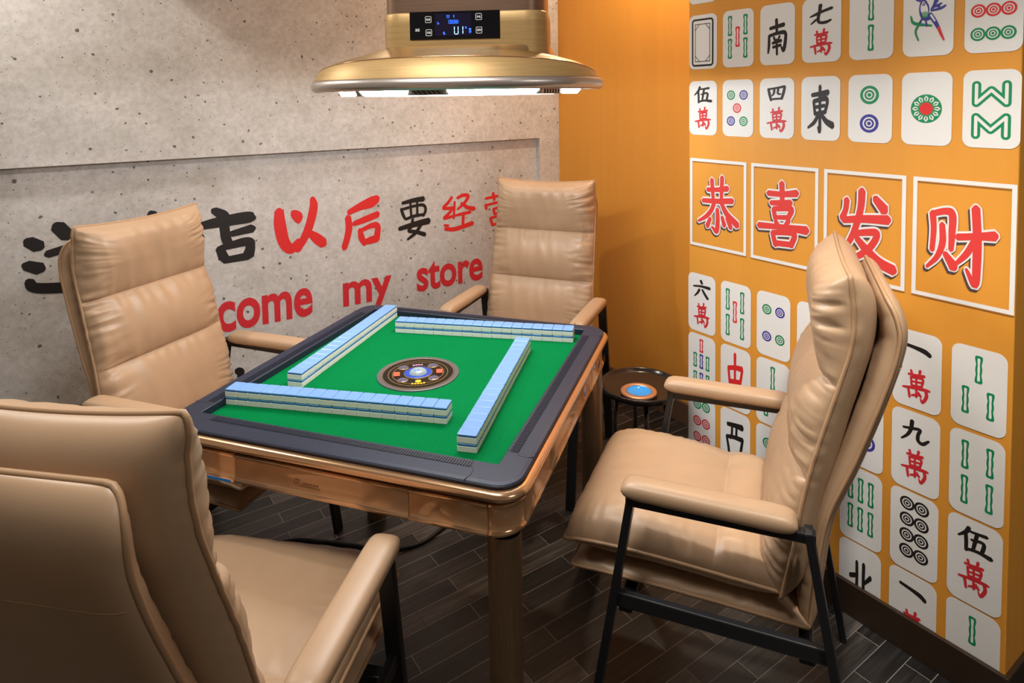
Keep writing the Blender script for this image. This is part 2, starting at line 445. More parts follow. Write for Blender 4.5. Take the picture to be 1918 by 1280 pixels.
# ------------------------------------------------------------------ printed writing
def parse(s):
    out = []
    for st in s.split('/'):
        out.append([tuple(float(x) for x in p.split(',')) for p in st.split()])
    return out
GLYPH = {k: parse(v) for k, v in {
 '以': '8,20,15 9,48,19 16,80,18 30,94,15 46,80,9/36,26,12 44,34,17 46,42,12/76,2,9 78,18,14 70,48,14 58,74,13 42,98,10/68,68,10 82,80,16 96,92,16',
 '后': '96,6,13 78,12,18 50,18,13 18,28,9/16,38,13 18,58,14 12,80,13 4,98,12/30,52,8 60,46,11 96,38,11/46,66,9 50,82,13 58,96,9/48,68,7 78,60,9 94,64,12 90,90,14/58,92,9 74,90,12 90,88,13',
 '要': '12,12,8 50,8,11 82,7,13/8,26,9 14,40,9 20,50,8/10,27,7 50,22,7 80,22,8 88,34,9 80,48,8/38,12,7 40,44,8/60,12,7 60,42,8/22,51,7 50,46,8 80,45,7/0,72,10 50,66,14 98,62,16/44,54,9 40,70,9 30,80,8 52,84,9 84,94,11/72,68,10 54,86,10 26,100,6',
 '经': '32,6,8 20,20,9 6,34,9 34,36,9/36,34,8 22,50,9 8,62,9 42,58,7/40,20,7 36,66,7/48,10,8 66,4,10 82,8,10 70,26,9 48,42,6/60,26,8 80,40,11 100,46,13/44,58,7 64,56,9 88,54,9/66,58,9 64,84,9/10,92,10 36,96,12 64,92,12 94,86,13/8,82,8 20,84,7',
 '营': '6,16,8 50,12,9 96,8,9/30,2,9 34,24,8/66,0,9 64,22,8/6,34,9 8,48,8/8,36,7 60,30,8 92,32,9 82,44,7/30,50,8 34,66,8/30,50,7 66,46,8 66,62,8/34,66,7 66,62,7/20,76,8 26,98,9/20,76,7 80,72,9 78,96,9/26,97,8 78,94,8',
 '店': '40,0,10 52,10,14 58,18,10/2,30,7 40,24,15 86,20,18 96,22,15/16,44,15 10,66,19 4,96,12/54,30,12 56,54,12 60,68,12/64,48,9 96,42,13/46,72,10 52,92,13/48,72,9 86,66,14 92,76,12 88,94,15/52,96,10 88,94,12',
 '家': '50,0,12 56,12,12/10,24,9 12,40,9/12,26,8 60,20,9 92,22,10 82,38,7/24,46,8 76,40,8/54,46,8 34,64,8 12,74,5/40,58,9 58,76,10 54,96,9 40,96,5/48,66,8 14,88,5/52,78,8 20,100,5/84,48,8 62,60,6/62,58,8 78,76,10 100,86,11',
 '这': '8,20,14 20,30,16/4,58,13 20,66,16/44,0,16 56,18,16/30,44,10 70,34,11 100,28,12/48,56,14 66,66,14 86,86,14/90,40,11 74,66,11 48,90,11/6,84,10 14,96,13 50,102,14 100,104,12',
 '恭': '24,22,7 50,20,7 76,16,9/36,4,9 38,24,8 40,42,7/62,-2,9 61,20,8 60,38,7/12,42,7 50,40,8 88,36,9/42,44,8 34,58,8 20,70,7 0,80,4/60,42,8 74,60,10 100,76,11/50,54,8 51,74,9 48,92,9 36,86,4/32,72,7 24,86,9/62,66,7 68,80,9/74,66,7 84,82,9',
 '喜': '20,18,8 50,17,8 80,13,10/49,0,10 50,16,9 50,30,8/26,33,7 68,29,9/32,42,8 36,57,8/32,42,7 68,38,9 64,52,8/36,55,6 66,52,7/36,60,7 42,68,8/64,57,8 56,67,6/0,72,9 50,69,8 100,68,12/30,80,8 37,99,9/30,80,7 74,76,9 69,96,9/37,96,8 70,94,8',
 '发': '20,14,9 18,28,8 12,40,9/14,42,8 50,37,9 90,34,11/46,0,11 44,24,10 34,54,9 18,80,7 0,96,4/36,58,7 56,54,8 72,54,9 64,70,9 44,86,8 12,99,4/38,64,8 60,82,12 78,92,12 100,98,12/68,8,9 84,22,13',
 '财': '8,14,9 10,36,8 8,64,7/8,15,7 28,10,8 38,14,10 38,40,9 37,60,7/23,28,8 24,52,9 16,72,7 0,88,4/28,66,7 42,82,13/46,42,8 72,38,8 100,34,11/72,2,11 75,40,11 75,72,11 73,100,9 60,82,4/72,42,8 60,62,8 42,80,4',
 '萬': '30,6,8 34,18,7/64,0,9 60,16,7/20,20,6 50,18,7 80,14,8/30,28,7 33,54,7/30,28,6 72,24,8 70,50,7/32,41,5 70,37,6/50,20,7 51,88,7/32,54,6 70,50,6/0,66,5 40,60,8 84,56,8 100,56,5/84,56,9 88,76,10 74,98,8 66,88,4/20,62,8 24,80,8 26,94,7/34,86,5 50,80,6 64,78,6/58,70,6 68,82,7',
 '七': '2,58,5 30,46,10 60,34,10 98,22,11/48,0,12 44,34,10 38,70,10 44,90,10 72,92,11 94,82,7/30,74,8 6,96,5',
 '四': '10,22,9 16,52,10 24,88,8/10,24,8 50,18,8 92,10,10/92,12,9 86,44,10 76,80,9/40,22,8 38,46,8 28,62,5/60,20,8 58,48,8 72,52,7/24,80,8 50,78,8 78,76,8',
 '伍': '34,0,10 24,24,10 0,50,5/24,30,9 26,62,9 26,98,8/38,14,7 60,12,8 90,8,10/60,14,9 54,48,9 48,84,8/42,46,7 80,40,9 76,82,9/30,90,8 64,84,9 104,88,13',
 '六': '46,0,11 54,16,11/0,40,7 50,32,9 102,32,13/38,52,10 26,74,9 6,96,5/56,50,9 72,72,11 90,94,11',
 '一': '0,40,8 40,44,9 80,50,12 102,60,11',
 '九': '8,44,7 44,36,9 68,32,9 62,56,9 62,80,10 78,88,10 100,66,6/40,4,11 36,40,10 24,70,8 2,96,5',
 '南': '18,22,7 50,18,8 84,14,9/48,-2,10 50,18,9 50,36,8/14,44,8 14,70,9 10,94,6/14,44,7 50,38,7 88,38,9 90,62,10 82,88,10 70,78,4/36,48,6 42,58,7/64,46,6 58,56,6/30,66,6 72,60,7/32,78,6 70,73,6/50,56,7 52,100,7',
 '東': '16,18,7 50,15,8 84,12,10/50,-2,9 50,50,8 50,100,9 42,92,4/24,32,8 30,62,8/24,32,7 78,27,9 72,58,8/30,46,6 70,42,6/30,61,6 70,57,7/46,60,8 28,80,8 0,94,4/54,60,8 76,78,10 104,88,12',
 '西': '10,10,8 50,6,9 92,4,12/36,12,8 34,34,8 26,46,5/60,10,8 60,36,8 74,38,6/6,44,8 16,70,9 22,94,8/6,44,7 50,38,8 94,36,10/92,38,9 84,66,9 78,92,8/22,88,7 78,84,8',
 '中': '50,-2,11 50,40,9 50,102,9 42,92,4/12,32,9 20,68,9/12,34,8 50,28,8 92,26,10/92,28,9 80,62,9/20,64,8 80,58,8',
 '北': '34,0,9 35,40,9 32,84,9/4,40,8 32,32,8/2,80,6 36,66,8/64,-2,10 63,40,9 66,78,9 84,86,10 102,68,6/94,20,9 66,42,6',
 '块': '30,20,60 60,40,60 50,80,50',
}.items()}

def stroke(bm, pts, mtx, z, mi, grow=0.0):
    P = catmull([(x, y, w_) for x, y, w_ in pts], 7)
    L, Rr = [], []
    N = len(P)
    for i in range(N):
        a, c = P[max(0, i - 1)], P[min(N - 1, i + 1)]
        t = Vector((c.x - a.x, c.y - a.y))
        if t.length < 1e-6: t = Vector((1, 0))
        t.normalize()
        n = Vector((-t.y, t.x))
        h = max(1.0, P[i].z) / 2 + grow
        L.append((P[i].x + n.x * h, P[i].y + n.y * h))
        Rr.append((P[i].x - n.x * h, P[i].y - n.y * h))
    def V(p, i): return bm.verts.new(mtx(p[0], p[1], z + i * 1.2e-6))
    lv = [V(p, i) for i, p in enumerate(L)]
    rv = [V(p, i) for i, p in enumerate(Rr)]
    for i in range(N - 1):
        f = bm.faces.new((lv[i], rv[i], rv[i + 1], lv[i + 1])); f.material_index = mi
    for (q, h, i, sgn) in ((P[0], P[0].z / 2 + grow, 0, -1), (P[-1], P[-1].z / 2 + grow, N - 1, 1)):
        a, c = (P[0], P[1]) if sgn < 0 else (P[-2], P[-1])
        t = math.atan2(c.y - a.y, c.x - a.x) + (math.pi if sgn < 0 else 0)
        h = max(.5, h)
        vs = [V((q.x + h * math.cos(t + an) * (0.72 if abs(an) < 1.2 else 1), q.y + h * math.sin(t + an) * (0.72 if abs(an) < 1.2 else 1)), i + .5) for an in [R(d) for d in range(-90, 91, 30)]]
        f = bm.faces.new(vs); f.material_index = mi

def glyph(bm, ch, x0, y0, w_, h_, z, mi, grow=0.0, dx=0.0, dy=0.0, thick=1.0):
    # box x0..x0+w_ (right), y0 = top, h_ downwards; local Y is up
    f = lambda x, y, zz: (x0 + dx + x / 100 * w_, y0 + dy - y / 100 * h_, zz)
    for k, st in enumerate(GLYPH[ch]):
        stroke(bm, [(a, c, d * thick) for a, c, d in st], f, z + k * 3e-5, mi, grow)

def flat(bm, pts, z, mi):
    f = bm.faces.new([bm.verts.new((p[0], p[1], z)) for p in pts])
    if f.normal.z < 0 or f.calc_area() == 0: pass
    f.normal_update()
    if f.normal.z < 0: f.normal_flip()
    f.material_index = mi

def disc(bm, x, y, r, z, mi, n=28, sy=1.0):
    flat(bm, [(x + r * math.cos(2 * math.pi * k / n), y + r * sy * math.sin(2 * math.pi * k / n)) for k in range(n)], z, mi)

def fix_normals(bm):
    for f in bm.faces:
        f.normal_update()
        if f.normal.z < 0: f.normal_flip()

ON_A = Matrix(((1, 0, 0, 0), (0, 0, -1, 0), (0, 1, 0, 0), (0, 0, 0, 1)))      # x right, y up, facing -Y
ON_B = Matrix(((0, 0, -1, 0), (-1, 0, 0, 0), (0, 1, 0, 0), (0, 0, 0, 1)))     # x towards -Y, y up, facing -X
def put(o, frame, loc):
    o.matrix_local = Matrix.Translation(loc) @ frame

# --- slogan on the concrete wall
def slogan(ch, x0, x1, ztop, zbot, mt, word, thick=1.0):
    b = bmesh.new()
    glyph(b, ch, 0, 0, x1 - x0, ztop - zbot, 0.0, 0, thick=thick)
    fix_normals(b)
    o = obj('printed_character', b, mt, WALL_A, label=word)
    put(o, ON_A, (x0, YR - .0012, ztop))
    return o
SLOGAN = [('这', -0.162, 0.09, 1.087, 0.855, 'ink', 'black brush character partly behind the chair, first of the slogan'),
          ('家', 0.135, 0.385, 1.1, 0.86, 'ink', 'black brush character almost hidden behind the backrest'),
          ('店', 0.385, 0.655, 1.088, 0.858, 'ink', 'black brush character beside the chair back'),
          ('以', 0.743, 0.965, 1.102, 0.862, 'red', 'red brush character, first red one of the slogan'),
          ('后', 1.047, 1.237, 1.079, 0.841, 'red', 'red brush character, second red one of the slogan'),
          ('要', 1.339, 1.508, 1.054, 0.842, 'ink', 'thin black brush character between red ones'),
          ('经', 1.579, 1.776, 1.043, 0.853, 'red', 'thin red brush character, next to last visible'),
          ('营', 1.837, 2.04, 1.033, 0.85, 'red', 'thin red brush character cut off by the far chair')]
for s in SLOGAN: slogan(s[0], s[1], s[2], s[3], s[4], M[s[5]], s[6], 1.25 if s[0] in '以后店这家' else 1.0)
b = bmesh.new()
glyph(b, '块', 0, 0, .05, .05, 0, 0, thick=1.0); fix_normals(b)
o = obj('printed_character', b, M['ink'], WALL_A, label='black brush mark above the table edge'); put(o, ON_A, (.545, YR - .0012, .385))
b = bmesh.new()
glyph(b, '块', 0, 0, .045, .05, 0, 0, thick=1.0); fix_normals(b)
o = obj('printed_character', b, M['ink'], WALL_A, label='black brush mark above the far chair'); put(o, ON_A, (2.145, YR - .0012, 1.048))

def text_mesh(body, bold=0.0, res=6):
    cu = bpy.data.curves.new('t', 'FONT')
    cu.body = body
    cu.resolution_u = res
    cu.offset = bold
    cu.fill_mode = 'FRONT'
    o = bpy.data.objects.new('t', cu)
    COL.objects.link(o)
    dg = bpy.context.evaluated_depsgraph_get()
    me = bpy.data.meshes.new_from_object(o.evaluated_get(dg))
    bpy.data.objects.remove(o)
    bpy.data.curves.remove(cu)
    bm = bmesh.new()
    bm.from_mesh(me)
    bpy.data.meshes.remove(me)
    for f in bm.faces: f.material_index = 0
    fix_normals(bm)
    return bm
def fit_text(bm, x0, x1, y0, y1, by=None):
    xs = [v.co.x for v in bm.verts]; ys = [v.co.y for v in bm.verts]
    if not xs: return bm
    sx = (x1 - x0) / (max(xs) - min(xs)); mx = min(xs); my = min(ys)
    sy = (y1 - y0) / (max(ys) - min(ys))
    for v in bm.verts: v.co = Vector((x0 + (v.co.x - mx) * sx, y0 + (v.co.y - my) * sy, v.co.z))
    return bm
for word, x0, x1, z0, z1 in (('Welcome', .155, .897, .553, .745), ('my', 1.042, 1.292, .510, .678), ('store', 1.428, 1.823, .562, .712)):
    bm_ = fit_text(text_mesh(word, 0.026), 0, x1 - x0, 0, z1 - z0)
    o = obj('printed_word', bm_, M['dred'], WALL_A, label='red printed English word of the slogan: ' + word)
    put(o, ON_A, (x0, YR - .0012, z0))

# --- mural of tile faces
PM = [M['white'], M['green'], M['red'], M['blue'], M['ink'], M['dred']]
WHT, GRN, RED, BLU, INK, DRD = range(6)
def bamboo(bm, x, y0, y1, z, c=GRN, w_=.085):
    for k, (g, mi) in enumerate(((1.15, c), (0.42, WHT))):
        h = (y1 - y0)
        ins = (1 - g) * w_ * .55
        pts = []
        for (yy, ww) in ((0, .28), (.03, .46), (.09, .5), (.20, .44), (.32, .34), (.42, .42), (.5, .44), (.58, .42), (.68, .34), (.80, .44), (.91, .5), (.97, .46), (1, .28)):
            pts.append((x + w_ * ww * g, (y0 + ins * h / abs(h)) + (h - 2 * ins * h / abs(h)) * yy))
        full = pts + [(2 * x - px, py) for px, py in reversed(pts)]
        flat(bm, full, z + k * 1.5e-4, mi)
def dot(bm, x, y, r, z, c, sy=1.0):
    for k, (q, mi) in enumerate(((1, c), (.69, WHT), (.53, c), (.33, WHT), (.2, c))):
        disc(bm, x, y, r * q, z + k * 1e-4, mi, 30 if r > .012 else 20, sy)
TW = .121
def mural_tile(col, row, name, draw):
    lower = row >= 3
    y = (1.583 - .1437 * col) if lower else (1.579 - .145 * col)
    zt, zb = {0: (2.055, 1.866), 1: (1.826, 1.636), 2: (1.594, 1.4035), 3: (.902, .690), 4: (.680, .461), 5: (.455, .230), 6: (.226, .1005)}[row]
    full_h = .213 if lower else .190
    b = bmesh.new()
    r = .022
    H = zt - zb
    pts = []
    cut = row == 6
    for (cx_, cy_, a0) in ((TW - r, -r, 0), (r, -r, 90), (r, -H + r, 180), (TW - r, -H + r, 270)):
        if cut and a0 >= 180:
            pts.append((0 if a0 == 180 else TW, -H)); continue
        for k in range(7):
            a = R(a0 + 15 * k)
            pts.append((cx_ + r * math.cos(a), cy_ + r * math.sin(a)))
    flat(b, pts, 0, WHT)
    if draw: draw(b, TW, full_h)
    fix_normals(b)
    if cut:
        geom = b.verts[:] + b.edges[:] + b.faces[:]
        bmesh.ops.bisect_plane(b, geom=geom, plane_co=(0, -H, 0), plane_no=(0, -1, 0), clear_outer=True)
    o = obj('printed_tile', b, PM, WALL_B, label=name)
    put(o, ON_B, (XB - .0012, y, zt))
Z1 = 3e-4
def wan(ch):
    def d(b, W_, H_):
        if ch == '一': glyph(b, ch, W_ * .24, -H_ * .05, W_ * .52, H_ * .36, Z1, INK, thick=1.5)
        else: glyph(b, ch, W_ * .20, -H_ * .11, W_ * .58, H_ * .30, Z1, INK, thick=1.45)
        glyph(b, '萬', W_ * .22, -H_ * .49, W_ * .56, H_ * .40, Z1, DRD, thick=1.25)
    return d
def solo(ch, c=INK, y0=.17, h=.66, x0=.18, w_=.62, th=1.45):
    return lambda b, W_, H_: glyph(b, ch, W_ * x0, -H_ * y0, W_ * w_, H_ * h, Z1, c, thick=th)
def bams(lst):
    return lambda b, W_, H_: [bamboo(b, W_ * x, -H_ * y0, -H_ * y1, Z1, c, W_ * .125) for x, y0, y1, c in lst]
def dots(lst):
    return lambda b, W_, H_: [dot(b, W_ * x, -H_ * y, W_ * r, Z1 + k * 6e-6, c) for k, (x, y, r, c) in enumerate(lst)]
def frame_face(b, W_, H_):
    def ring(x0, x1, y0, y1, t, r, z, mi, mo=WHT):
        for (g, m_, dz) in ((0, mi, 0), (t, mo, 1e-4)):
            pts = rrect((x1 - x0) / 2 - g, (y1 - y0) / 2 - g, max(.0008, r - g), 0, (x0 + x1) / 2, (y0 + y1) / 2, 4)
            flat(b, [(p.x, p.y) for p in pts], z + dz, m_)
    ring(W_ * .10, W_ * .88, -H_ * .95, -H_ * .07, .0068, .013, Z1, INK)
    ring(W_ * .22, W_ * .76, -H_ * .865, -H_ * .165, .0026, .001, Z1 + 3e-4, INK)
    x0, x1, y0, y1 = W_ * .22, W_ * .76, -H_ * .865, -H_ * .165
    for (x, y, sx, sy) in ((x0, y0, 1, 1), (x1, y0, -1, 1), (x0, y1, 1, -1), (x1, y1, -1, -1)):
        p, q = Vector((x + sx * W_ * .17, y)), Vector((x, y + sy * H_ * .12))
        n = Vector((-(q - p).y, (q - p).x)).normalized() * .0012
        flat(b, [p + n, q + n, q - n, p - n], Z1 + 6e-4, INK)
def eight_bam(b, W_, H_):
    for s, yy in ((1, .19), (-1, .84)):
        pts = [(.24, 0), (.24, .235), (.50, .07), (.76, .235), (.76, 0)]
        def build(wd, z, mi):
            for a, c in zip(pts, pts[1:]):
                p = [(W_ * x, -H_ * (yy + s * y) if s > 0 else -H_ * (yy - y)) for x, y in (a, c)]
                d = Vector((p[1][0] - p[0][0], p[1][1] - p[0][1]))
                n = Vector((-d.y, d.x)).normalized() * wd
                flat(b, [(p[0][0] + n.x, p[0][1] + n.y), (p[1][0] + n.x, p[1][1] + n.y), (p[1][0] - n.x, p[1][1] - n.y), (p[0][0] - n.x, p[0][1] - n.y)], z, mi)
                z += 8e-6
            for x, y in pts:
                disc(b, W_ * x, -H_ * (yy + s * y) if s > 0 else -H_ * (yy - y), wd, z, mi, 14)
                z += 8e-6
        build(W_ * .082, Z1, GRN); build(W_ * .030, Z1 + 2e-4, WHT)
def flower(b, W_, H_):
    cx_, cy_ = W_ * .5, -H_ * .5
    disc(b, cx_, cy_, W_ * .31, Z1, GRN, 36)
    for k in range(12):
        a = 2 * math.pi * k / 12
        def q(r, da): return (cx_ + W_ * r * math.cos(a + da), cy_ + W_ * r * math.sin(a + da))
        flat(b, [q(.16, -.14), q(.235, -.20), q(.285, 0), q(.235, .20), q(.16, .14)], Z1 + 1e-4, WHT)
        flat(b, [q(.17, -.05), q(.225, -.07), q(.255, 0), q(.225, .07), q(.17, .05)], Z1 + 2e-4, GRN)
    disc(b, cx_, cy_, W_ * .165, Z1 + 3e-4, GRN, 30)
    disc(b, cx_, cy_, W_ * .135, Z1 + 4e-4, RED, 30)
def bird(b, W_, H_):
    f = lambda x, y, z: (x / 100 * W_, -(15 + y * .85) / 100 * H_, z)
    k = [Z1]
    def s(t, mi, g=0.0):
        for st in parse(t):
            k[0] += 4e-5
            stroke(b, st, f, k[0], mi, g)
    s('40,12,12 42,22,20 44,34,18 52,40,8', BLU)
    s('40,13,7 42,23,14 45,33,12', WHT)
    s('38,30,2.5 40,37,2.5/42,29,2.5 43,38,2.5/46,29,2.5 46,38,2.5/50,30,2.5 49,37,2.5', GRN)
    s('26,8,3 34,10,5/38,12,8 42,16,8', BLU); s('40,14,6 41,15,6', WHT); s('40,14,3 41,15,3', RED)
    s('56,26,3 68,12,5 72,0,3/60,24,4 66,6,4/56,28,3 74,26,4 84,22,3/58,24,3 76,18,3/34,4,3 44,2,4 50,6,3/60,20,4 72,22,5', BLU)
    s('54,34,9 64,46,8 72,58,6', BLU); s('56,35,4 64,45,3', WHT); s('71,56,6 76,66,5 82,76,3', RED)
    s('16,34,3 20,44,5 32,48,5 46,50,4 58,52,3/32,48,4 26,60,4 32,74,3/36,42,3 30,52,4', GRN)
    s('38,40,3 34,48,3/46,42,3 48,52,3', BLU)
TILES = [
 (0, 0, 'white tile picture at the very top of the mural column by the corner', None),
 (0, 1, 'tile picture with a black double-lined empty frame', frame_face),
 (1, 1, 'five bamboo tile picture in the upper row', bams([(.24, .10, .44, GRN), (.74, .10, .44, GRN), (.24, .50, .84, GRN), (.74, .50, .84, GRN), (.49, .30, .64, RED)])),
 (2, 1, 'tile picture with the black character for south', solo('南', INK, .27, .56)),
 (3, 1, 'tile picture with black seven over red character', wan('七')),
 (4, 1, 'two bamboo tile picture in the upper row', bams([(.5, .06, .43, GRN), (.5, .50, .87, GRN)])),
 (5, 1, 'tile picture with a blue and green bird', bird),
 (6, 1, 'nine dot tile picture in black, red and green rows', dots([(x, y, .135, c) for y, c in ((.17, INK), (.46, RED), (.76, GRN)) for x in (.24, .50, .76)])),
 (0, 2, 'tile picture with black five over red character, upper wall', wan('伍')),
 (1, 2, 'five dot tile picture with red centre', dots([(.28, .27, .135, GRN), (.69, .27, .135, BLU), (.48, .50, .135, RED), (.28, .73, .135, BLU), (.69, .73, .135, GRN)])),
 (2, 2, 'tile picture with black four over red character', wan('四')),
 (3, 2, 'tile picture with the black character for east', solo('東', INK, .17, .68, .18, .62)),
 (4, 2, 'two large dots tile picture, green over blue', dots([(.49, .30, .215, GRN), (.49, .72, .215, BLU)])),
 (5, 2, 'one dot tile picture with green and red rosette', flower),
 (6, 2, 'eight bamboo tile picture shaped like mirrored zigzags', eight_bam),
 (0, 3, 'tile picture with black six over red character', wan('六')),
 (1, 3, 'five bamboo tile picture in the lower rows', bams([(.24, .12, .46, GRN), (.72, .12, .46, GRN), (.24, .54, .88, GRN), (.72, .54, .88, GRN), (.48, .30, .64, RED)])),
 (2, 3, 'four dot tile picture beside the chair back', dots([(.31, .27, .14, GRN), (.70, .27, .14, BLU), (.31, .69, .14, BLU), (.70, .69, .14, GRN)])),
 (3, 3, 'tile picture almost hidden behind the chair headrest', None),
 (5, 3, 'tile picture with black one over red character, upper of two', wan('一')),
 (6, 3, 'three bamboo tile picture at the mural edge', bams([(.5, .10, .42, GRN), (.27, .50, .82, GRN), (.72, .50, .82, GRN)])),
 (0, 4, 'seven bamboo tile picture with one red stick', bams([(.49, .08, .30, RED), (.26, .34, .58, GRN), (.49, .34, .58, BLU), (.72, .34, .58, GRN), (.26, .66, .90, GRN), (.49, .66, .90, BLU), (.72, .66, .90, GRN)])),
 (1, 4, 'tile picture with the red character for centre', solo('中', RED, .14, .70, .2, .58)),
 (2, 4, 'two bamboo tile picture behind the chair armrest', bams([(.5, .10, .46, GRN), (.3, .56, .90, GRN)])),
 (4, 4, 'dotted tile picture half hidden behind the chair', dots([(.30, .28, .15, BLU), (.68, .30, .15, GRN), (.30, .70, .15, GRN), (.62, .66, .20, BLU)])),
 (5, 4, 'tile picture with black nine over red character', wan('九')),
 (6, 4, 'four bamboo tile picture at the mural edge', bams([(.29, .12, .46, GRN), (.74, .12, .46, GRN), (.29, .55, .89, GRN), (.74, .55, .89, GRN)])),
 (0, 5, 'six dot tile picture, green over red', dots([(.34, .17, .15, GRN), (.66, .17, .15, GRN), (.34, .46, .15, DRD), (.66, .46, .15, DRD), (.34, .74, .15, DRD), (.66, .74, .15, DRD)])),
 (1, 5, 'tile picture with the black character for west', solo('西', INK, .20, .62)),
 (2, 5, 'dotted tile picture above the chair seat', dots([(.36, .27, .15, GRN), (.70, .45, .15, RED), (.36, .70, .15, GRN)])),
 (4, 5, 'six bamboo tile picture beside the chair back', bams([(x, y, y + .33, GRN) for y in (.14, .55) for x in (.26, .50, .74)])),
 (5, 5, 'eight black dots tile picture', dots([(x, y, .155, INK) for y in (.17, .38, .59, .80) for x in (.36, .66)])),
 (6, 5, 'tile picture with black five over red character, lower edge', wan('伍')),
 (4, 6, 'tile picture with the black character for north cut by the skirting', solo('北', INK, .26, .60, .25, .55)),
 (5, 6, 'tile picture with black one cut by the skirting', wan('一')),
 (6, 6, 'bamboo tile picture cut by the skirting at the edge', bams([(.5, .12, .46, GRN), (.3, .60, .9, GRN), (.7, .60, .9, GRN)])),
]
for c_, r_, nm, dr in TILES: mural_tile(c_, r_, nm, dr)
for ch, ya, yb, bx, what in (('恭', 1.575, 1.338, (.16, .20, .70, .64), 'first'), ('喜', 1.320, 1.0865, (.13, .18, .72, .64), 'second'), ('发', 1.069, .8385, (.16, .17, .72, .68), 'third'), ('财', .821, .5905, (.16, .20, .66, .62), 'fourth')):
    W_, H_ = ya - yb, .3155
    b = bmesh.new()
    t = .0105
    for x0, x1, y0, y1 in ((0, W_, -t, 0), (0, W_, -H_, -H_ + t), (0, t, -H_ + t, -t), (W_ - t, W_, -H_ + t, -t)):
        flat(b, [(x0, y0), (x1, y0), (x1, y1), (x0, y1)], 2e-4, 0)
    for x0, x1, y0, y1 in ((t, W_ - t, -t - .004, -t), (0, W_, -H_ - .004, -H_)):
        flat(b, [(x0, y0), (x1, y0), (x1, y1), (x0, y1)], 1e-4, 1)
    fr = obj('printed_frame', b, [M['white'], mat('brown_print', (.36, .14, .02), .6)], WALL_B, label=f'white printed square, {what} of the four in the greeting row')
    put(fr, ON_B, (XB - .0012, ya, 1.319))
    b = bmesh.new()
    x0, y0, w_, h_ = bx[0] * W_, -bx[1] * H_, bx[2] * W_, bx[3] * H_
    s = 100 / w_
    def gl(z, mi, g, dx=0, dy=0):
        glyph(b, ch, x0, y0, w_, h_, z, mi, g, dx, dy, 1.15)
    gl(3e-4, 2, 2.6, -.0042, -.0062)
    gl(1.0e-3, 0, 2.6)
    gl(1.7e-3, 1, 0.0)
    fix_normals(b)
    o = obj('printed_character', b, [M['white'], mat('greeting_red', (.70, .045, .04), .5), M['shadow']], fr, label=f'red white-edged character with grey drop shadow, {what} of the greeting')
    o.matrix_local = Matrix.Identity(4)

# ------------------------------------------------------------------ mahjong table
TYAW = R(-53.0557)
TCX, TCY = 0.784, 1.655
def tw(a, b_, z=0.0):                      # table coordinates -> room
    c, s = math.cos(TYAW), math.sin(TYAW)
    return Vector((TCX + c * a - s * b_, TCY + s * a + c * b_, z))
table = thing('mahjong_table', 'square rose gold automatic mahjong table with green playing surface', 'table', tw(0.006, 0), TYAW)
HA, HB = .451, .469
FX0, FX1, FY0, FY1 = -.390, .386, -.395, .425
ZF, ZT = .765, .785
# bezel
b = bmesh.new()
def inner(z, g=0.0): return rrect((FX1 - FX0) / 2 + g, (FY1 - FY0) / 2 + g, .004, z, (FX0 + FX1) / 2, (FY0 + FY1) / 2)
loops_to_faces(b, [inner(.758), inner(ZT - .002), inner(ZT, .002), rrect(HA - .012, HB - .012, .045, ZT), rrect(HA - .003, HB - .003, .053, ZT - .0012), rrect(HA, HB, .055, ZT - .004), rrect(HA - .001, HB - .001, .054, .7765), rrect(HA - .006, HB - .006, .05, .7745), rrect(HA - .03, HB - .03, .04, .7745)])
top_frame = obj('top_frame', b, M['bezel'], table, True, 'dark grey plastic border')
top_frame.data.polygons.foreach_set('use_smooth', [False] * len(top_frame.data.polygons))
# corner seams and ribbed strips belong to the border
for sa, sb in ((1, 1), (-1, 1), (-1, -1), (1, -1)):
    ex, ey = (FX1 if sa > 0 else FX0), (FY1 if sb > 0 else FY0)
    for sw in (0, 1):
        b = bmesh.new()
        pts = []
        for d, o_ in ((.001, .055), (.018, .058), (.032, .042), (.050, .040), (HA - abs(ex) if sw == 0 else HB - abs(ey), .046)):
            if sw == 0: pts.append((ex + sa * d, ey - sb * o_, ZT))
            else: pts.append((ex - sa * o_, ey + sb * d, ZT))
        tube(b, pts, .0007, 5)
        obj('seam', b, M['seam'], top_frame)
def ribs(axis, fixed, sgn, lo, hi):
    b = bmesh.new()
    n = int((hi - lo) / .0062)
    w0, w1 = fixed + sgn * .008, fixed + sgn * .027
    if axis == 0: box(b, lo - .003, hi + .003, min(w0, w1), max(w0, w1), ZT - .0005, ZT + .0002, 0)
    else: box(b, min(w0, w1), max(w0, w1), lo - .003, hi + .003, ZT - .0005, ZT + .0002, 0)
    for k in range(n):
        c = lo + (k + .5) * (hi - lo) / n
        if axis == 0: box(b, c - .0015, c + .0015, min(w0, w1), max(w0, w1), ZT, ZT + .0016, 1)
        else: box(b, min(w0, w1), max(w0, w1), c - .0015, c + .0015, ZT, ZT + .0016, 1)
    obj('ribbed_strip', b, [M['seam'], M['bezel']], top_frame)
ribs(0, FY0, -1, FX0 + .052, FX1 - .052)
ribs(0, FY1, 1, FX0 + .052, FX1 - .052)
ribs(1, FX1, 1, FY0 + .052, FY1 - .052)
ribs(1, FX0, -1, FY0 + .052, FY1 - .052)
b = bmesh.new(); box(b, FX0 - .004, FX1 + .004, FY0 - .004, FY1 + .004, .750, ZF)
obj('playing_surface', b, M['felt'], table, False, 'green felt playing surface')
b = bmesh.new()
prof = [(-.028, .7745), (-.002, .7745), (.006, .7735), (.011, .7695), (.013, .7635), (.0115, .7575), (.006, .7535), (-.002, .7525), (-.028, .7525)]
loops_to_faces(b, [rrect(HA + g, HB + g, .058, z) for g, z in prof])
obj('rim', b, M['rosebright'], table, True, 'rounded rose gold rim below the border')
b = bmesh.new()
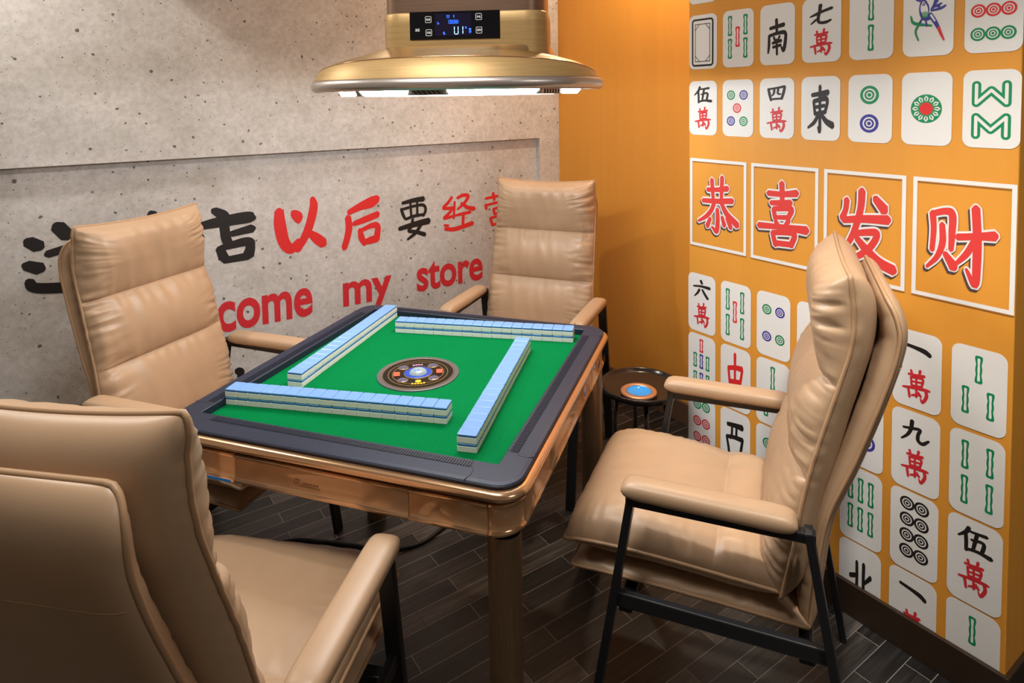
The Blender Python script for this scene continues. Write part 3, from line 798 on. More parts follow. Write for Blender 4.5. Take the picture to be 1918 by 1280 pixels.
loops_to_faces(b, [rrect(HA - .022, HB - .022, .04, .753), rrect(HA - .022, HB - .022, .04, .690)])
obj('shadow_gap', b, M['seam'], table)
# apron panels: sections of one ring
AP = [(-.016, .7420), (-.001, .7435), (.0045, .7420), (.0055, .7385), (.003, .7350), (.001, .7335), (.001, .690), (.003, .6870), (.0065, .6840), (.0060, .6785), (.0, .6745), (-.016, .6745)]
def apron(name, path, mts, parent, label=None):
    b = bmesh.new()
    loops = []
    for (p, n) in path:
        loops.append([Vector((p.x + n.x * g, p.y + n.y * g, z)) for g, z in AP])
    vs = loops_to_faces(b, loops, closed=True)
    for i, f in enumerate(b.faces):
        if i % len(AP) in (0, 1, 2, 3, 7, 8, 9): f.material_index = 1
    b.faces.new(vs[0]); b.faces.new(vs[-1][::-1])
    bmesh.ops.recalc_face_normals(b, faces=b.faces[:])
    o = obj(name, b, mts, parent, True, label)
    return o
PA, PB = HA - .004, HB - .004
SIDES = {'front': (Vector((0, -1)), Vector((1, 0)), PB, PA), 'right': (Vector((1, 0)), Vector((0, 1)), PA, PB), 'back': (Vector((0, 1)), Vector((-1, 0)), PB, PA), 'left': (Vector((-1, 0)), Vector((0, -1)), PA, PB)}
panels = {}
for sn, (n, t, d, ext) in SIDES.items():
    def seg(u0_, u1_): return [(n * d + t * (u0_ + (u1_ - u0_) * k / 2), n) for k in range(3)]
    g = .0012
    q = -.228 if sn == 'front' else -.22
    panels[sn] = apron('drawer', seg(q + g, .214 - g), [M['rose'], M['rosebright']], table)
    apron('side_panel', seg(-ext + .058 + g, q - g), [M['rose'], M['rosebright']], table)
    apron('side_panel', seg(.214 + g, ext - .058 - g), [M['rose'], M['rosebright']], table)
for (sx, sy, a0) in ((1, 1, 0), (-1, 1, 90), (-1, -1, 180), (1, -1, 270)):
    path = []
    rr_ = .058 - g
    for k in range(11):
        a = R(a0 + 9 * k)
        path.append((Vector((sx * (PA - .058) + rr_ * math.cos(a), sy * (PB - .058) + rr_ * math.sin(a))), Vector((math.cos(a), math.sin(a)))))
    apron('corner_panel', path, [M['rose'], M['rosebright']], table)
b = bmesh.new(); box(b, -.405, .405, -.42, .42, .645, .672, bevel=.006)
lp = loops_to_faces(b, [rrect(HA - .010, HB - .010, .05, .672), rrect(HA - .008, HB - .008, .052, .676)])
b.faces.new(lp[0][::-1])

obj('under_tray', b, M['under'], table)
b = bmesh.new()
bar(b, (-.385, -PB - .0068, .6805), (-.236, -PB - .0068, .6805), .0012, .0055)  # reflection on the apron lip, painted as a saturated blue strip
obj('reflection_strip', b, M['bluereflect'], table, False, 'blue reflection painted as a thin strip on the near side')
b = bmesh.new()
y = -PB - .0014
bar(b, (-.055, y, .7005), (.0, y, .7005), .0008, .0011)
for k in range(8):
    box(b, -.044 + k * .0052, -.0408 + k * .0052, y - .0004, y + .0004, .7045, .7085)
tube(b, [(-.063 + .0042 * math.cos(a), y, .709 + .006 * math.sin(a)) for a in [R(30 + 30 * k) for k in range(11)]], .0006, 5)
tube(b, [(-.055 + .0035 * math.cos(a), y, .709 + .005 * math.sin(a)) for a in [R(20 + 30 * k) for k in range(10)]], .0006, 5)
obj('maker_mark', b, M['leg'], panels['front'], False, 'small faint embossed mark')
def holder(bpos, z, r, mt, label, sy=1.0):
    b = bmesh.new()
    x = PA + .0012
    ring = [(x, bpos + (r + .004) * math.cos(a), z + (r + .004) * sy * math.sin(a)) for a in [2 * math.pi * k / 28 for k in range(28)]]
    tube(b, ring, .0028, 6, True, 0)
    f = b.faces.new([b.verts.new((x + .0006, bpos + r * math.cos(2 * math.pi * k / 28), z + r * sy * math.sin(2 * math.pi * k / 28))) for k in range(28)])
    f.material_index = 1
    return obj('cup_holder', b, [M['copper'], mt], table, False, label)
holder(.150, .706, .0165, M['water'], 'blue glazed cup holder')
holder(.350, .706, .0165, M['trayblack'], 'dark empty cup holder')
for sx in (1, -1):
    for sy in (1, -1):
        b = bmesh.new()
        cx_, cy_ = sx * (HA - .042), sy * (HB - .042)
        loops_to_faces(b, [rrect(.0345, .0345, .033, z, cx_, cy_) for z in (0.0, .012, .0125, .655, .672)])
        b.faces.new([b.verts.new(p) for p in rrect(.0345, .0345, .033, 0, cx_, cy_)][::-1])
        obj('leg', b, M['leg'], table, True)
# control disc
cdisc = None
b = bmesh.new(); lathe(b, [(.1155, ZF - .003), (.1155, ZF + .0025), (.113, ZF + .0035), (.104, ZF + .0030), (.102, ZF + .0022)], 64, mat=0, cap0=False, cap1=False)
lathe(b, [(.102, ZF + .0022), (.0005, ZF + .0022)], 64, mat=1, cap0=False)
cdisc = obj('control_disc', b, [M['discgrey'], M['discdark']], table, False, 'round dark centre console with coloured buttons')
b = bmesh.new()
for r_ in (.0995, .083, .071):
    lathe(b, [(r_, ZF + .0022), (r_, ZF + .003), (r_ + .0016, ZF + .003), (r_ + .0016, ZF + .0022)], 64, cap0=False, cap1=False)
obj('gold_line', b, M['discgold'], cdisc)
b = bmesh.new(); lathe(b, [(.039, ZF + .002), (.039, ZF + .0045), (.0365, ZF + .005), (.0255, ZF + .0045)], 48, mat=0, cap0=False, cap1=False)
lathe(b, [(.0402, ZF + .002), (.0402, ZF + .0047), (.039, ZF + .0047)], 48, mat=1, cap0=False, cap1=False)
obj('blue_ring', b, [M['discblue'], M['discgold']], cdisc, True)
b = bmesh.new(); lathe(b, [(.0255, ZF + .004), (.023, ZF + .009), (.016, ZF + .0135), (.007, ZF + .0158), (.001, ZF + .0162)], 32, cap0=False)
obj('dice_dome', b, M['dome'], cdisc, True)
b = bmesh.new(); box(b, -.006, -.001, -.014, -.009, ZF + .0125, ZF + .0155, bevel=.001); box(b, .002, .007, -.010, -.005, ZF + .0140, ZF + .0170, bevel=.001)
obj('die', b, M['uiblue'], cdisc)
def polar(a, r): return (r * math.cos(R(a)), r * math.sin(R(a)))
for a in (72, 162, 252, 342):
    x, y = polar(a, .060)
    b = bmesh.new()
    lathe(b, [(.0155, ZF + .002), (.0155, ZF + .0042), (.0145, ZF + .0046)], 26, (x, y, 0), mat=1, cap0=False, cap1=False)
    lathe(b, [(.0142, ZF + .0040), (.010, ZF + .0062), (.004, ZF + .0072), (.0005, ZF + .0074)], 26, (x, y, 0), mat=0, cap0=False)
    obj('lens', b, [M['smoke'], M['discgold']], cdisc, True)
for a in (207, 27):
    x, y = polar(a, .060)
    bb = bmesh.new(); box(bb, -.013, .013, -.009, .009, ZF + .002, ZF + .005, bevel=.0015)
    bmesh.ops.rotate(bb, verts=bb.verts, cent=(0, 0, 0), matrix=Matrix.Rotation(R(a + 90), 3, 'Z'))
    bmesh.ops.translate(bb, verts=bb.verts, vec=(x, y, 0))
    obj('button', bb, M['discred'], cdisc, False, 'red square button')
b = bmesh.new()
x, y = polar(297, .056); lathe(b, [(.0085, ZF + .002), (.0085, ZF + .0036)], 20, (x, y, 0), cap0=False)
for k in range(5):
    x, y = polar(284 + 6.5 * k, .071); box(b, x - .0026, x + .0026, y - .004, y + .004, ZF + .002, ZF + .0034)
obj('button', b, M['discyellow'], cdisc, False, 'yellow round button with lettering')
b = bmesh.new()
for k in range(4):
    x, y = polar(106 + 8 * k, .056); box(b, x - .0032, x + .0024, y - .003, y + .003, ZF + .002, ZF + .0034)
obj('mark', b, M['discpink'], cdisc, False, 'pale pink lettering')

# ------------------------------------------------------------------ mahjong tiles, 144 in four walls
TWD, TDP, THK = .0329, .0458, .0205
b = bmesh.new(); box(b, -TWD / 2, TWD / 2, -TDP / 2, TDP / 2, 0, .0148, bevel=.0016, seg=2)
tile_body = bpy.data.meshes.new('mahjong_tile'); b.to_mesh(tile_body); b.free(); tile_body.materials.append(M['ivory'])
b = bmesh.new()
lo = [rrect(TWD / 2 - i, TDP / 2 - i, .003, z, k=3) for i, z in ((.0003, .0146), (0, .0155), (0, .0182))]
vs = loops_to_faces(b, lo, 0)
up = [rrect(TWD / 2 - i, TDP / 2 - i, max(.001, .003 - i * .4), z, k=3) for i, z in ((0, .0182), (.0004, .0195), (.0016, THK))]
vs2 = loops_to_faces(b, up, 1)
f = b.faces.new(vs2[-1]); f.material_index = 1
tile_back = bpy.data.meshes.new('back'); b.to_mesh(tile_back); b.free(); tile_back.materials.append(M['tside']); tile_back.materials.append(M['tback'])  # top face and upper edge are a lighter blue than the sides
ORD = ['first', 'second', 'third', 'fourth', 'fifth', 'sixth', 'seventh', 'eighth', 'ninth', 'tenth', 'eleventh', 'twelfth', 'thirteenth', 'fourteenth', 'fifteenth', 'sixteenth', 'seventeenth', 'eighteenth']
first_tile = bpy.data.objects.new('mahjong_tile', tile_body)
first_back = bpy.data.objects.new('back', tile_back)
first_back.parent = first_tile
first_back['label'] = 'blue back of the tile, lighter on top'
used = False
def row(p0, p1, side, word, end):
    # p0 -> p1: bottom line of the wall's middle, table coordinates
    global used
    p0, p1 = Vector(p0), Vector(p1)
    d = (p1 - p0).normalized()
    ang = math.atan2(d.y, d.x)
    mid = (p0 + p1) / 2
    for k in range(18):
        for lv in (0, 1):
            if not used:
                o, c = first_tile, first_back
                used = True
            else:
                o, c = first_tile.copy(), first_back.copy()
                c.parent = o
            COL.objects.link(o); COL.objects.link(c)
            c.matrix_parent_inverse = Matrix.Identity(4)
            jit = random.uniform(-.0003, .0003)
            q = mid + d * ((k - 8.5) * .03315) + Vector((-d.y, d.x)) * jit
            w_ = tw(q.x, q.y, ZF + lv * THK)
            o.location = w_
            o.rotation_euler = (0, 0, TYAW + ang + random.uniform(-.004, .004))
            o['label'] = f'blue-backed white mahjong tile, {ORD[k]} from the {end} of the {word}, {"top" if lv else "bottom"} layer'
            o['category'] = 'mahjong tile'
            o['group'] = f'mahjong tiles in the {word}'
row((-.392, -.2905), (.205, -.219), 0, 'near row', 'left end')
row((.300, -.349), (.239, .258), 0, 'right-hand row', 'near end')
row((-.218, .297), (.366, .374), 0, 'far row', 'left end')
row((-.279, -.166), (-.314, .412), 0, 'left-hand row', 'near end')

# ------------------------------------------------------------------ armchairs
def lerp_path(P, t):
    n = len(P) - 1
    x = min(max(t, 0), 1) * n
    i = min(int(x), n - 1)
    f = x - i
    p0, p1, p2, p3 = P[max(0, i - 1)], P[i], P[i + 1], P[min(n, i + 2)]
    return tuple(0.5 * ((2 * b_) + (c_ - a_) * f + (2 * a_ - 5 * b_ + 4 * c_ - d_) * f * f + (3 * b_ - a_ - 3 * c_ + d_) * f ** 3) for a_, b_, c_, d_ in zip(p0, p1, p2, p3))

def pillow(path, half, front, back, creases=(), nu=56, nv=110, seed=0, wr=1.0, sag=0.0, ears=0.0, pipe=.0048, sharp=7.0, endsharp=9.0, depth=.55, round_top=0.0):
    """Cushion round a seam: path of (x, z) seam points, half(t) width, front(t)/back(t) loft."""
    TT = []
    N = 200
    pts = [lerp_path(path, k / N) for k in range(N + 1)]
    cum = [0]
    for a, c in zip(pts, pts[1:]): cum.append(cum[-1] + math.hypot(c[0] - a[0], c[1] - a[1]))
    L = cum[-1]
    def at(s_):
        s_ = min(max(s_, 0), 1) * L
        lo, hi = 0, N
        while hi - lo > 1:
            md = (lo + hi) // 2
            if cum[md] <= s_: lo = md
            else: hi = md
        f = (s_ - cum[lo]) / max(1e-9, cum[hi] - cum[lo])
        x, z = pts[lo][0] + (pts[hi][0] - pts[lo][0]) * f, pts[lo][1] + (pts[hi][1] - pts[lo][1]) * f
        dx, dz = pts[hi][0] - pts[lo][0], pts[hi][1] - pts[lo][1]
        q = math.hypot(dx, dz)
        return x, z, dz / q, -dx / q
    cr = [0.0] + list(creases) + [1.0]
    b = bmesh.new()
    def warp(u):                              # denser sampling near the edges
        return math.copysign(1 - (1 - abs(u)) ** 1.55, u)
    us = [warp(-1 + 2 * j / nu) for j in range(nu + 1)]
    vs_ = [0.5 + 0.5 * warp(-1 + 2 * i / nv) for i in range(nv + 1)]
    # crease refinement
    def refine(v):
        for c in creases:
            d = v - c
            if abs(d) < .09: v = c + math.copysign((abs(d) / .09) ** 1.5 * .09, d)
        return v
    vs_ = sorted(refine(v) for v in vs_)
    def edge(u, v):
        return (max(0, 1 - abs(u) ** sharp)) ** .55 * (max(0, 1 - abs(2 * v - 1) ** endsharp)) ** .55
    def seam_pt(u, v):
        x, z, nx, nz = at(v)
        h = half(v)
        y = u * h
        if round_top and v > 1 - round_top:
            k = (v - 1 + round_top) / round_top
            y *= 1 - .16 * (1 - math.sqrt(max(0, 1 - k * k)))
        z -= sag * (1 - u * u) * v ** 10
        # gathered seam: slight wobble of the edge
        wob = noise.noise(Vector((v * 14 + seed, u * 9, 3.1))) * .0030 * wr
        if abs(u) > .98: y += math.copysign(wob, u)
        return x, y, z, nx, nz
    def surf(u, v, sg):
        x, y, z, nx, nz = seam_pt(u, v)
        T = (front if sg > 0 else back)(v)
        e = edge(u, v)
        lobe = 1.0
        dmin = 1.0
        if sg > 0 and creases:
            for a, c in zip(cr, cr[1:]):
                if a <= v <= c:
                    q = (v - a) / (c - a)
                    lobe = (1 - depth) + depth * (math.sin(math.pi * min(1, max(0, q)))) ** .62
                    if a == 0.0 and q < .5: lobe = 1.0
                    if c == 1.0 and q > .5: lobe = 1.0
            dmin = min(abs(v - c) for c in creases)
        d = T * e * lobe
        if sg > 0 and wr:
            # puckers running in from the side seams, fanning out
            side = max(0, (abs(u) - .50) / .50)
            fan = v * L * 58 + 9 * (v - .5) * (1 - abs(u))
            k1 = 1 - 2 * abs(noise.noise(Vector((fan + seed * 3.3, u * 1.6, 1.7 + (5 if u > 0 else 0)))))
            patch = .35 + .9 * max(0, noise.noise(Vector((v * 5 + seed, u, 8.8))) + .25)
            d += .0078 * wr * side ** 1.2 * (k1 - .55) * min(1, e * 2.0) * patch
            # folds running down from the creases
            k2 = 1 - 2 * abs(noise.noise(Vector((u * 5.2 + seed + 1.6 * v, (v - .5) * 3.0, 9.2))))
            d += .0034 * wr * (k2 - .5) * math.exp(-dmin / .075) * e
            k3 = 1 - 2 * abs(noise.noise(Vector((u * 3.4 + v * 1.9 + seed, v * 1.4 + seed, 4.0))))
            d += .0034 * wr * max(0, k3 - .35) * e
            d += .0050 * wr * noise.noise(Vector((u * 1.5 + seed * 2, v * 3.2, 2.0))) * e
            # top and bottom gathers
            endw = max(0, abs(2 * v - 1) - .72) / .28
            d += .0030 * wr * endw * noise.noise(Vector((u * 7 + seed, v * 2, 6.6))) * min(1, e * 2)
        elif wr:
            d += .0030 * wr * noise.noise(Vector((u * 2.2, v * 6 + seed, 7.7))) * e
        return Vector((x + sg * nx * d, y, z + sg * nz * d))
    F, B = {}, {}
    for i, v in enumerate(vs_):
        for j, u in enumerate(us):
            rimv = i in (0, nv) or j in (0, nu)
            F[i, j] = b.verts.new(surf(u, v, 1))
            B[i, j] = F[i, j] if rimv else b.verts.new(surf(u, v, -1))
    for i in range(nv):
        for j in range(nu):
            b.faces.new((F[i, j], F[i, j + 1], F[i + 1, j + 1], F[i + 1, j]))
            q = (B[i, j], B[i + 1, j], B[i + 1, j + 1], B[i, j + 1])
            if len(set(q)) == 4:
                try: b.faces.new(q)
                except ValueError: pass
    bmesh.ops.recalc_face_normals(b, faces=b.faces[:])
    rim = [F[0, j].co.copy() for j in range(nu)] + [F[i, nu].co.copy() for i in range(nv)] + [F[nv, j].co.copy() for j in range(nu, 0, -1)] + [F[i, 0].co.copy() for i in range(nv, 0, -1)]
    # even out the spacing of the piping points
    pts2 = [rim[0]]
    for p in rim[1:]:
        if (p - pts2[-1]).length > .006: pts2.append(p)
    pb = bmesh.new()
    tube(pb, pts2, pipe, 6, True)
    return b, pb

def pad(bm, x0, x1, y, w_, z0, z1, mat=0):
    """Stuffed arm pad along x with rounded ends."""
    rings = []
    n = 16
    zc, hz = (z0 + z1) / 2, (z1 - z0) / 2
    K = 26
    for k in range(K + 1):
        u = -1 + 2 * k / K
        u = math.copysign(1 - (1 - abs(u)) ** 1.8, u)
        s_ = max(0.0, 1 - abs(u) ** 14) ** .5
        s_ = max(s_, .25)
        xx = (x0 + x1) / 2 + u * (x1 - x0) / 2
        ring = []
        for j in range(n):
            a = 2 * math.pi * (j + .5) / n
            ca, sa = math.cos(a), math.sin(a)
            px = math.copysign(abs(ca) ** .62, ca) * w_ / 2
            pz = math.copysign(abs(sa) ** .72, sa) * hz * (1.0 if sa > 0 else .8)
            wv = .0012 * noise.noise(Vector((xx * 16, y * 9, sa))) if sa < 0 else 0
            ring.append(bm.verts.new((xx, y + px * (.55 + .45 * s_), zc + pz * s_ + wv)))
        rings.append(ring)
    for a, c in zip(rings, rings[1:]):
        for j in range(n):
            f = bm.faces.new((a[j], a[(j + 1) % n], c[(j + 1) % n], c[j])); f.smooth = True
    bm.faces.new(rings[0][::-1]); bm.faces.new(rings[-1])
    bmesh.ops.recalc_face_normals(bm, faces=bm.faces[:])

AW = .283
def smooth01(x):
    x = min(1, max(0, x))
    return x * x * (3 - 2 * x)
def make_chair():
    t = thing('armchair', 'x', 'chair')
    # black steel frame
    for s in (-1, 1):
        y = s * AW
        b = bmesh.new(); bar(b, (.163, y, .648), (.272, y, 0.0), .018, .036, up=(0, 1, 0), bevel=.003); obj('leg', b, M['black'], t)
        b = bmesh.new(); bar(b, (-.200, y, .655), (-.312, y, 0.0), .018, .036, up=(0, 1, 0), bevel=.003); obj('leg', b, M['black'], t)
        b = bmesh.new(); bar(b, (.176, y, .634), (-.214, y, .640), .024, .022, bevel=.003); obj('arm_rail', b, M['black'], t)
        b = bmesh.new(); bar(b, (.203, y, .396), (-.240, y, .396), .018, .034, bevel=.003); obj('side_rail', b, M['black'], t)
        b = bmesh.new(); pad(b, -.180, .184, y, .066, .640, .685); obj('armrest', b, M['leather'], t, True, 'padded tan armrest')
    for x in (.18, -.20):
        b = bmesh.new(); bar(b, (x, -AW, .372), (x, AW, .372), .030, .020, bevel=.003); obj('cross_bar', b, M['black'], t)
    # seat, lower cushion
    b, p = pillow([(.338, .474), (.28, .483), (.15, .486), (.0, .482), (-.160, .476)], lambda v: .243, lambda v: .056 + .014 * (1 - v), lambda v: .042, (.70,), nu=52, nv=84, seed=2, wr=1.0, depth=.30, sharp=9, endsharp=6)
    o = obj('seat_cushion', b, M['leather'], t, True); obj('piping', p, M['piping'], o, True)
    b, p = pillow([(.322, .408), (.2, .412), (0, .412), (-.205, .408)], lambda v: .236, lambda v: .022, lambda v: .022, (), nu=36, nv=44, seed=5, wr=1.0, sharp=9, endsharp=9)
    o = obj('lower_cushion', b, M['leather'], t, True); obj('piping', p, M['piping'], o, True)
    # backrest
    b, p = pillow([(-.150, .470), (-.172, .58), (-.190, .69), (-.218, .81), (-.258, .95), (-.278, 1.03), (-.281, 1.10), (-.274, 1.172)],
                  lambda v: .250 - .018 * v, lambda v: .056 + .020 * smooth01((v - .60) / .3), lambda v: .050, (.372, .668), nu=64, nv=140, seed=1, wr=1.9, sag=.014, depth=.62, sharp=8, endsharp=12)
    bk = obj('backrest_cushion', b, M['leather'], t, True); obj('piping', p, M['piping'], bk, True)
    b, p = pillow([(-.205, .400), (-.218, .52), (-.238, .65), (-.288, .78), (-.342, .942), (-.364, 1.034), (-.360, 1.085), (-.344, 1.122)],
                  lambda v: .228 - .012 * v, lambda v: .030, lambda v: .020, (), nu=44, nv=70, seed=8, wr=.5, sharp=14, endsharp=18, round_top=.10, pipe=.0048)
    sh = obj('backrest_shell', b, M['leather'], t, True); obj('piping', p, M['piping'], sh, True)
    b = bmesh.new()
    tube(b, [(-.3535 - .0205 * (1 - abs(-1 + k / 20) ** 14) ** .55, .219 * (-1 + k / 20), .985) for k in range(41)], .0016, 5)
    obj('seam_line', b, M['piping'], sh, True)
    return t

chair0 = make_chair()
def copy_tree(o, parent=None):
    c = o.copy(); COL.objects.link(c)
    if parent: c.parent = parent
    for ch in list(o.children): copy_tree(ch, c)
    return c
seats = [(.820, .075, 176, 0, 'tan leather armchair in front of the orange mural, seen from its side'),
         (-.765, .030, -1, 0, 'tan leather armchair between the table and the black and red slogan'),
         (.015, .960, -94, 0, 'tan leather armchair in the corner beside the black stool'),
         (-.057, -.734, 98.0, -3.6, 'tan leather armchair nearest the viewer, shown from behind and cut off')]
COPIES = [chair0] + [copy_tree(chair0) for _ in seats[1:]]
for o, (a, b_, face, lean, lab) in zip(COPIES, seats):
    for ch in o.children:                  # how far this chair is reclined
        if ch.name.startswith('backrest'):
            ch.matrix_local = Matrix.Translation((-.15, 0, .47)) @ Matrix.Rotation(R(lean), 4, 'Y') @ Matrix.Translation((.15, 0, -.47))
    o.location = tw(a, b_)
    o.rotation_euler = (0, 0, TYAW + R(face))
    tag(o, lab, 'chair', 'tan leather armchairs round the mahjong table')

# ------------------------------------------------------------------ stool with ashtray
SX, SY, SH = 1.680, 1.660, .50
st = thing('side_stool', 'small round black glossy side stool by the orange wall', 'stool', (SX, SY, 0), R(12))
b = bmesh.new()
lathe(b, [(.001, SH - .028), (.128, SH - .028), (.142, SH - .022), (.146, SH - .010), (.145, SH - .002), (.141, SH), (.136, SH - .003), (.129, SH - .012), (.120, SH - .0145), (.0005, SH - .0145)], 64, cap0=False, cap1=False)
obj('tray_top', b, M['trayblack'], st, True)
for k in range(4):
    a = R(45 + 90 * k)
    b = bmesh.new(); tube(b, [(.088 * math.cos(a), .088 * math.sin(a), SH - .027), (.112 * math.cos(a), .112 * math.sin(a), .0)], .0085, 12)
    obj('leg', b, M['trayblack'], st, True)
ash = thing('ashtray', 'round copper rimmed ashtray with blue glazed bowl on the black stool', 'ashtray', (SX - .045, SY - .035, SH - .0143))
b = bmesh.new(); lathe(b, [(.060, 0), (.064, .004), (.064, .009), (.060, .012), (.046, .012), (.043, .009), (.043, .003)], 48, cap0=False, cap1=False)
obj('rim', b, M['copper'], ash, True)
b = bmesh.new(); lathe(b, [(.044, .010), (.041, .006), (.030, .0035), (.0005, .003)], 40, cap0=False)
obj('bowl', b, M['water'], ash, True)

# ------------------------------------------------------------------ cord on the floor
b = bmesh.new()
P = [tw(-.72, .10, .007), tw(-.62, .20, .007), tw(-.50, .235, .007), tw(-.38, .25, .007), tw(-.27, .26, .007), tw(-.17, .33, .007), tw(-.12, .46, .007)]
tube(b, catmull(P, 8), .0065, 8)
tag(obj('power_cord', b, M['cable'], None, True), 'black power cord looping over the dark floor under the table', 'cord')

# ------------------------------------------------------------------ hanging lamp hood
HC = heading(-.165, 1.95)
hood = thing('lamp_hood', 'gold smoke extractor hood with white lamp panels hanging over the table', 'lamp hood', (HC.x, HC.y, 0), -fwd_yaw + R(-5.5))
HAx, HBy = .430, .285
BX, BY, BO = .232, .150, .042
NN = 96
def hring(A, B_, z, pw=2.0):
    out = []
    for k in range(NN):
        a = 2 * math.pi * k / NN
        c, s = math.cos(a), math.sin(a)
        zz = z(c, s) if callable(z) else z
        out.append(Vector((A * math.copysign(abs(c) ** (2 / pw), c), B_ * math.copysign(abs(s) ** (2 / pw), s), zz)))
    return out
b = bmesh.new()
loops_to_faces(b, [hring(HAx - .04, HBy - .04, 1.5685, 2.3), hring(HAx - .008, HBy - .008, 1.5665, 2.3), hring(HAx, HBy, 1.573, 2.3), hring(HAx + .002, HBy + .002, 1.584, 2.3), hring(HAx - .002, HBy - .002, 1.597, 2.3), hring(HAx - .012, HBy - .012, 1.600, 2.3)])
obj('lip', b, M['silver'], hood, True, 'rounded steel lower lip')
arch = lambda c, s: 1.601 + .050 * abs(s) ** .8
arch2 = lambda c, s: 1.6045 + .052 * abs(s) ** .8
b = bmesh.new()
loops_to_faces(b, [hring(HAx - .006, HBy - .006, 1.599, 2.3), hring(HAx - .012, HBy - .016, lambda c, s: 1.601 + .022 * abs(s) ** .8, 2.3), hring(HAx - .018, HBy - .036, arch, 2.3), hring(HAx - .020, HBy - .042, arch2, 2.3)])
obj('canopy_front', b, M['gold'], hood, True)
b = bmesh.new()
loops_to_faces(b, [hring(HAx - .020, HBy - .042, arch2, 2.3), hring(HAx - .05, HBy - .065, lambda c, s: 1.612 + .053 * abs(s) ** .6, 2.3), hring(.30, .19, lambda c, s: 1.652 + .026 * abs(s), 2.6), [p + Vector((BO, 0, 0)) for p in hring(.236, .155, 1.690, 5)]])
obj('canopy_top', b, M['golddull'], hood, True)
b = bmesh.new()
tube(b, [p for p in hring(HAx - .0195, HBy - .039, lambda c, s: 1.6035 + .0515 * abs(s) ** .8, 2.3)], .0017, 6, True)  # crease highlight of the canopy, added as a brighter tube
obj('ridge_highlight', b, M['rosebright'], hood, True, 'highlight along the canopy ridge, added as a thin bright tube')
def body_ring(hx, hy, r_, z, oy=0.0): return [p + Vector((BO, oy, 0)) for p in rrect(hx, hy, r_, z, k=8)]
b = bmesh.new()
loops_to_faces(b, [body_ring(BX, BY, .06, z) for z in (1.640, 1.650, 1.750, 1.779)] + [body_ring(BX - .002, BY - .002, .058, 1.782), body_ring(BX - .012, BY - .012, .05, 1.782)])
obj('body', b, M['gold'], hood, True, 'gold brushed control body')
b = bmesh.new()
loops_to_faces(b, [body_ring(BX - .006, BY - .006, .056, z) for z in (1.778, 2.10, 2.64, ZC)])
obj('chimney', b, M['brownmetal'], hood, True, 'brown brushed metal chimney')
# underside: shallow octagonal pan with lamp panels and vents
SEG = 8
def octo(f, z):
    return [Vector(((HAx - .045) * f * math.cos(R(45 * k)) / math.cos(R(22.5)), (HBy - .045) * f * math.sin(R(45 * k)) / math.cos(R(22.5)), z)) for k in range(SEG)]
Otop, Obot = octo(.885, 1.5685), octo(.865, 1.5545)
b = bmesh.new()
loops_to_faces(b, [hring(HAx - .03, HBy - .03, 1.5690, 2.3), hring((HAx - .05) * .6, (HBy - .05) * .6, 1.5690, 2.0)])
loops_to_faces(b, [Otop, Obot])
b.faces.new([b.verts.new(p) for p in Obot])
obj('under_pan', b, M['steel'], hood, False, 'steel underside of the hood')
def on_face(k, u, v, out=.0012):
    a0, a1, c0, c1 = Otop[k], Otop[(k + 1) % SEG], Obot[k], Obot[(k + 1) % SEG]
    p = a0.lerp(a1, u).lerp(c0.lerp(c1, u), v)
    n = (a1 - a0).cross(c0 - a0).normalized()
    if n.x * p.x + n.y * p.y < 0: n = -n
    return p + n * out
LAMPS = {5: (.05, .62), 6: (.04, .97), 7: (.48, .96)}
VENTS = {5: (.66, .98), 7: (.04, .44)}
for k in range(SEG):
    lo_, hi_ = LAMPS.get(k, (.05, .95))
    b = bmesh.new()
    b.faces.new([b.verts.new(on_face(k, u, v)) for u, v in ((lo_, .06), (hi_, .06), (hi_ - .03, .93), (lo_ + .03, .93))])
    obj('lamp_panel', b, M['led'], hood, False, 'white glowing lamp panel')
    if k in VENTS:
        lo_, hi_ = VENTS[k]
        b = bmesh.new()
        for i in range(6):
            u = lo_ + (hi_ - lo_) * (i + .5) / 6
            bar(b, on_face(k, u - .02, .12, .001), on_face(k, u + .02, .85, .001), .004, .0015)
        obj('vent', b, M['seam'], hood, False, 'slotted vent')
b = bmesh.new()
f = b.faces.new([b.verts.new(Vector((p.x * .8, p.y * .8, 1.5539))) for p in reversed(Obot)])
b.normal_update()
obj('lamp_panel', b, mat('led_under', (1, 1, 1), .4, 0, (.96, .98, 1.0), 13.0), hood, False, 'white lamp panel facing the table')
# control display on the front of the body
yF = -BY
PX0, PX1, PZ0, PZ1 = -.104, .146, 1.7075, 1.7835
b = bmesh.new(); box(b, PX0, PX1, yF - .0022, yF + .004, PZ0, PZ1)
disp = obj('display_panel', b, M['glass'], hood, False, 'black glass control panel with blue digits')
FRONT = Matrix(((1, 0, 0, 0), (0, 0, -1, 0), (0, 1, 0, 0), (0, 0, 0, 1)))
def on_panel(name, b, mt, x, z, lift=.0026, label=None):
    o = obj(name, b, mt, disp, False, label)
    o.matrix_local = Matrix.Translation((x, yF - lift, z)) @ FRONT
    return o
PW, PH = PX1 - PX0, PZ1 - PZ0
b = bmesh.new(); flat(b, [(0, 0), (PW * .40, 0), (PW * .40, PH * .80), (0, PH * .80)], 0, 0)
on_panel('screen', b, M['uidark'], PX0 + PW * .285, PZ0 + PH * .12)
def outline(x0, z0, w_, h_, r_, t_, mt):
    b = bmesh.new()
    o_ = rrect(w_ / 2, h_ / 2, r_, 0, w_ / 2, h_ / 2, 4); i_ = rrect(w_ / 2 - t_, h_ / 2 - t_, max(.0003, r_ - t_), 0, w_ / 2, h_ / 2, 4)
    loops_to_faces(b, [i_, o_]); fix_normals(b)
    return on_panel('button_outline', b, mt, x0, z0, .0030)
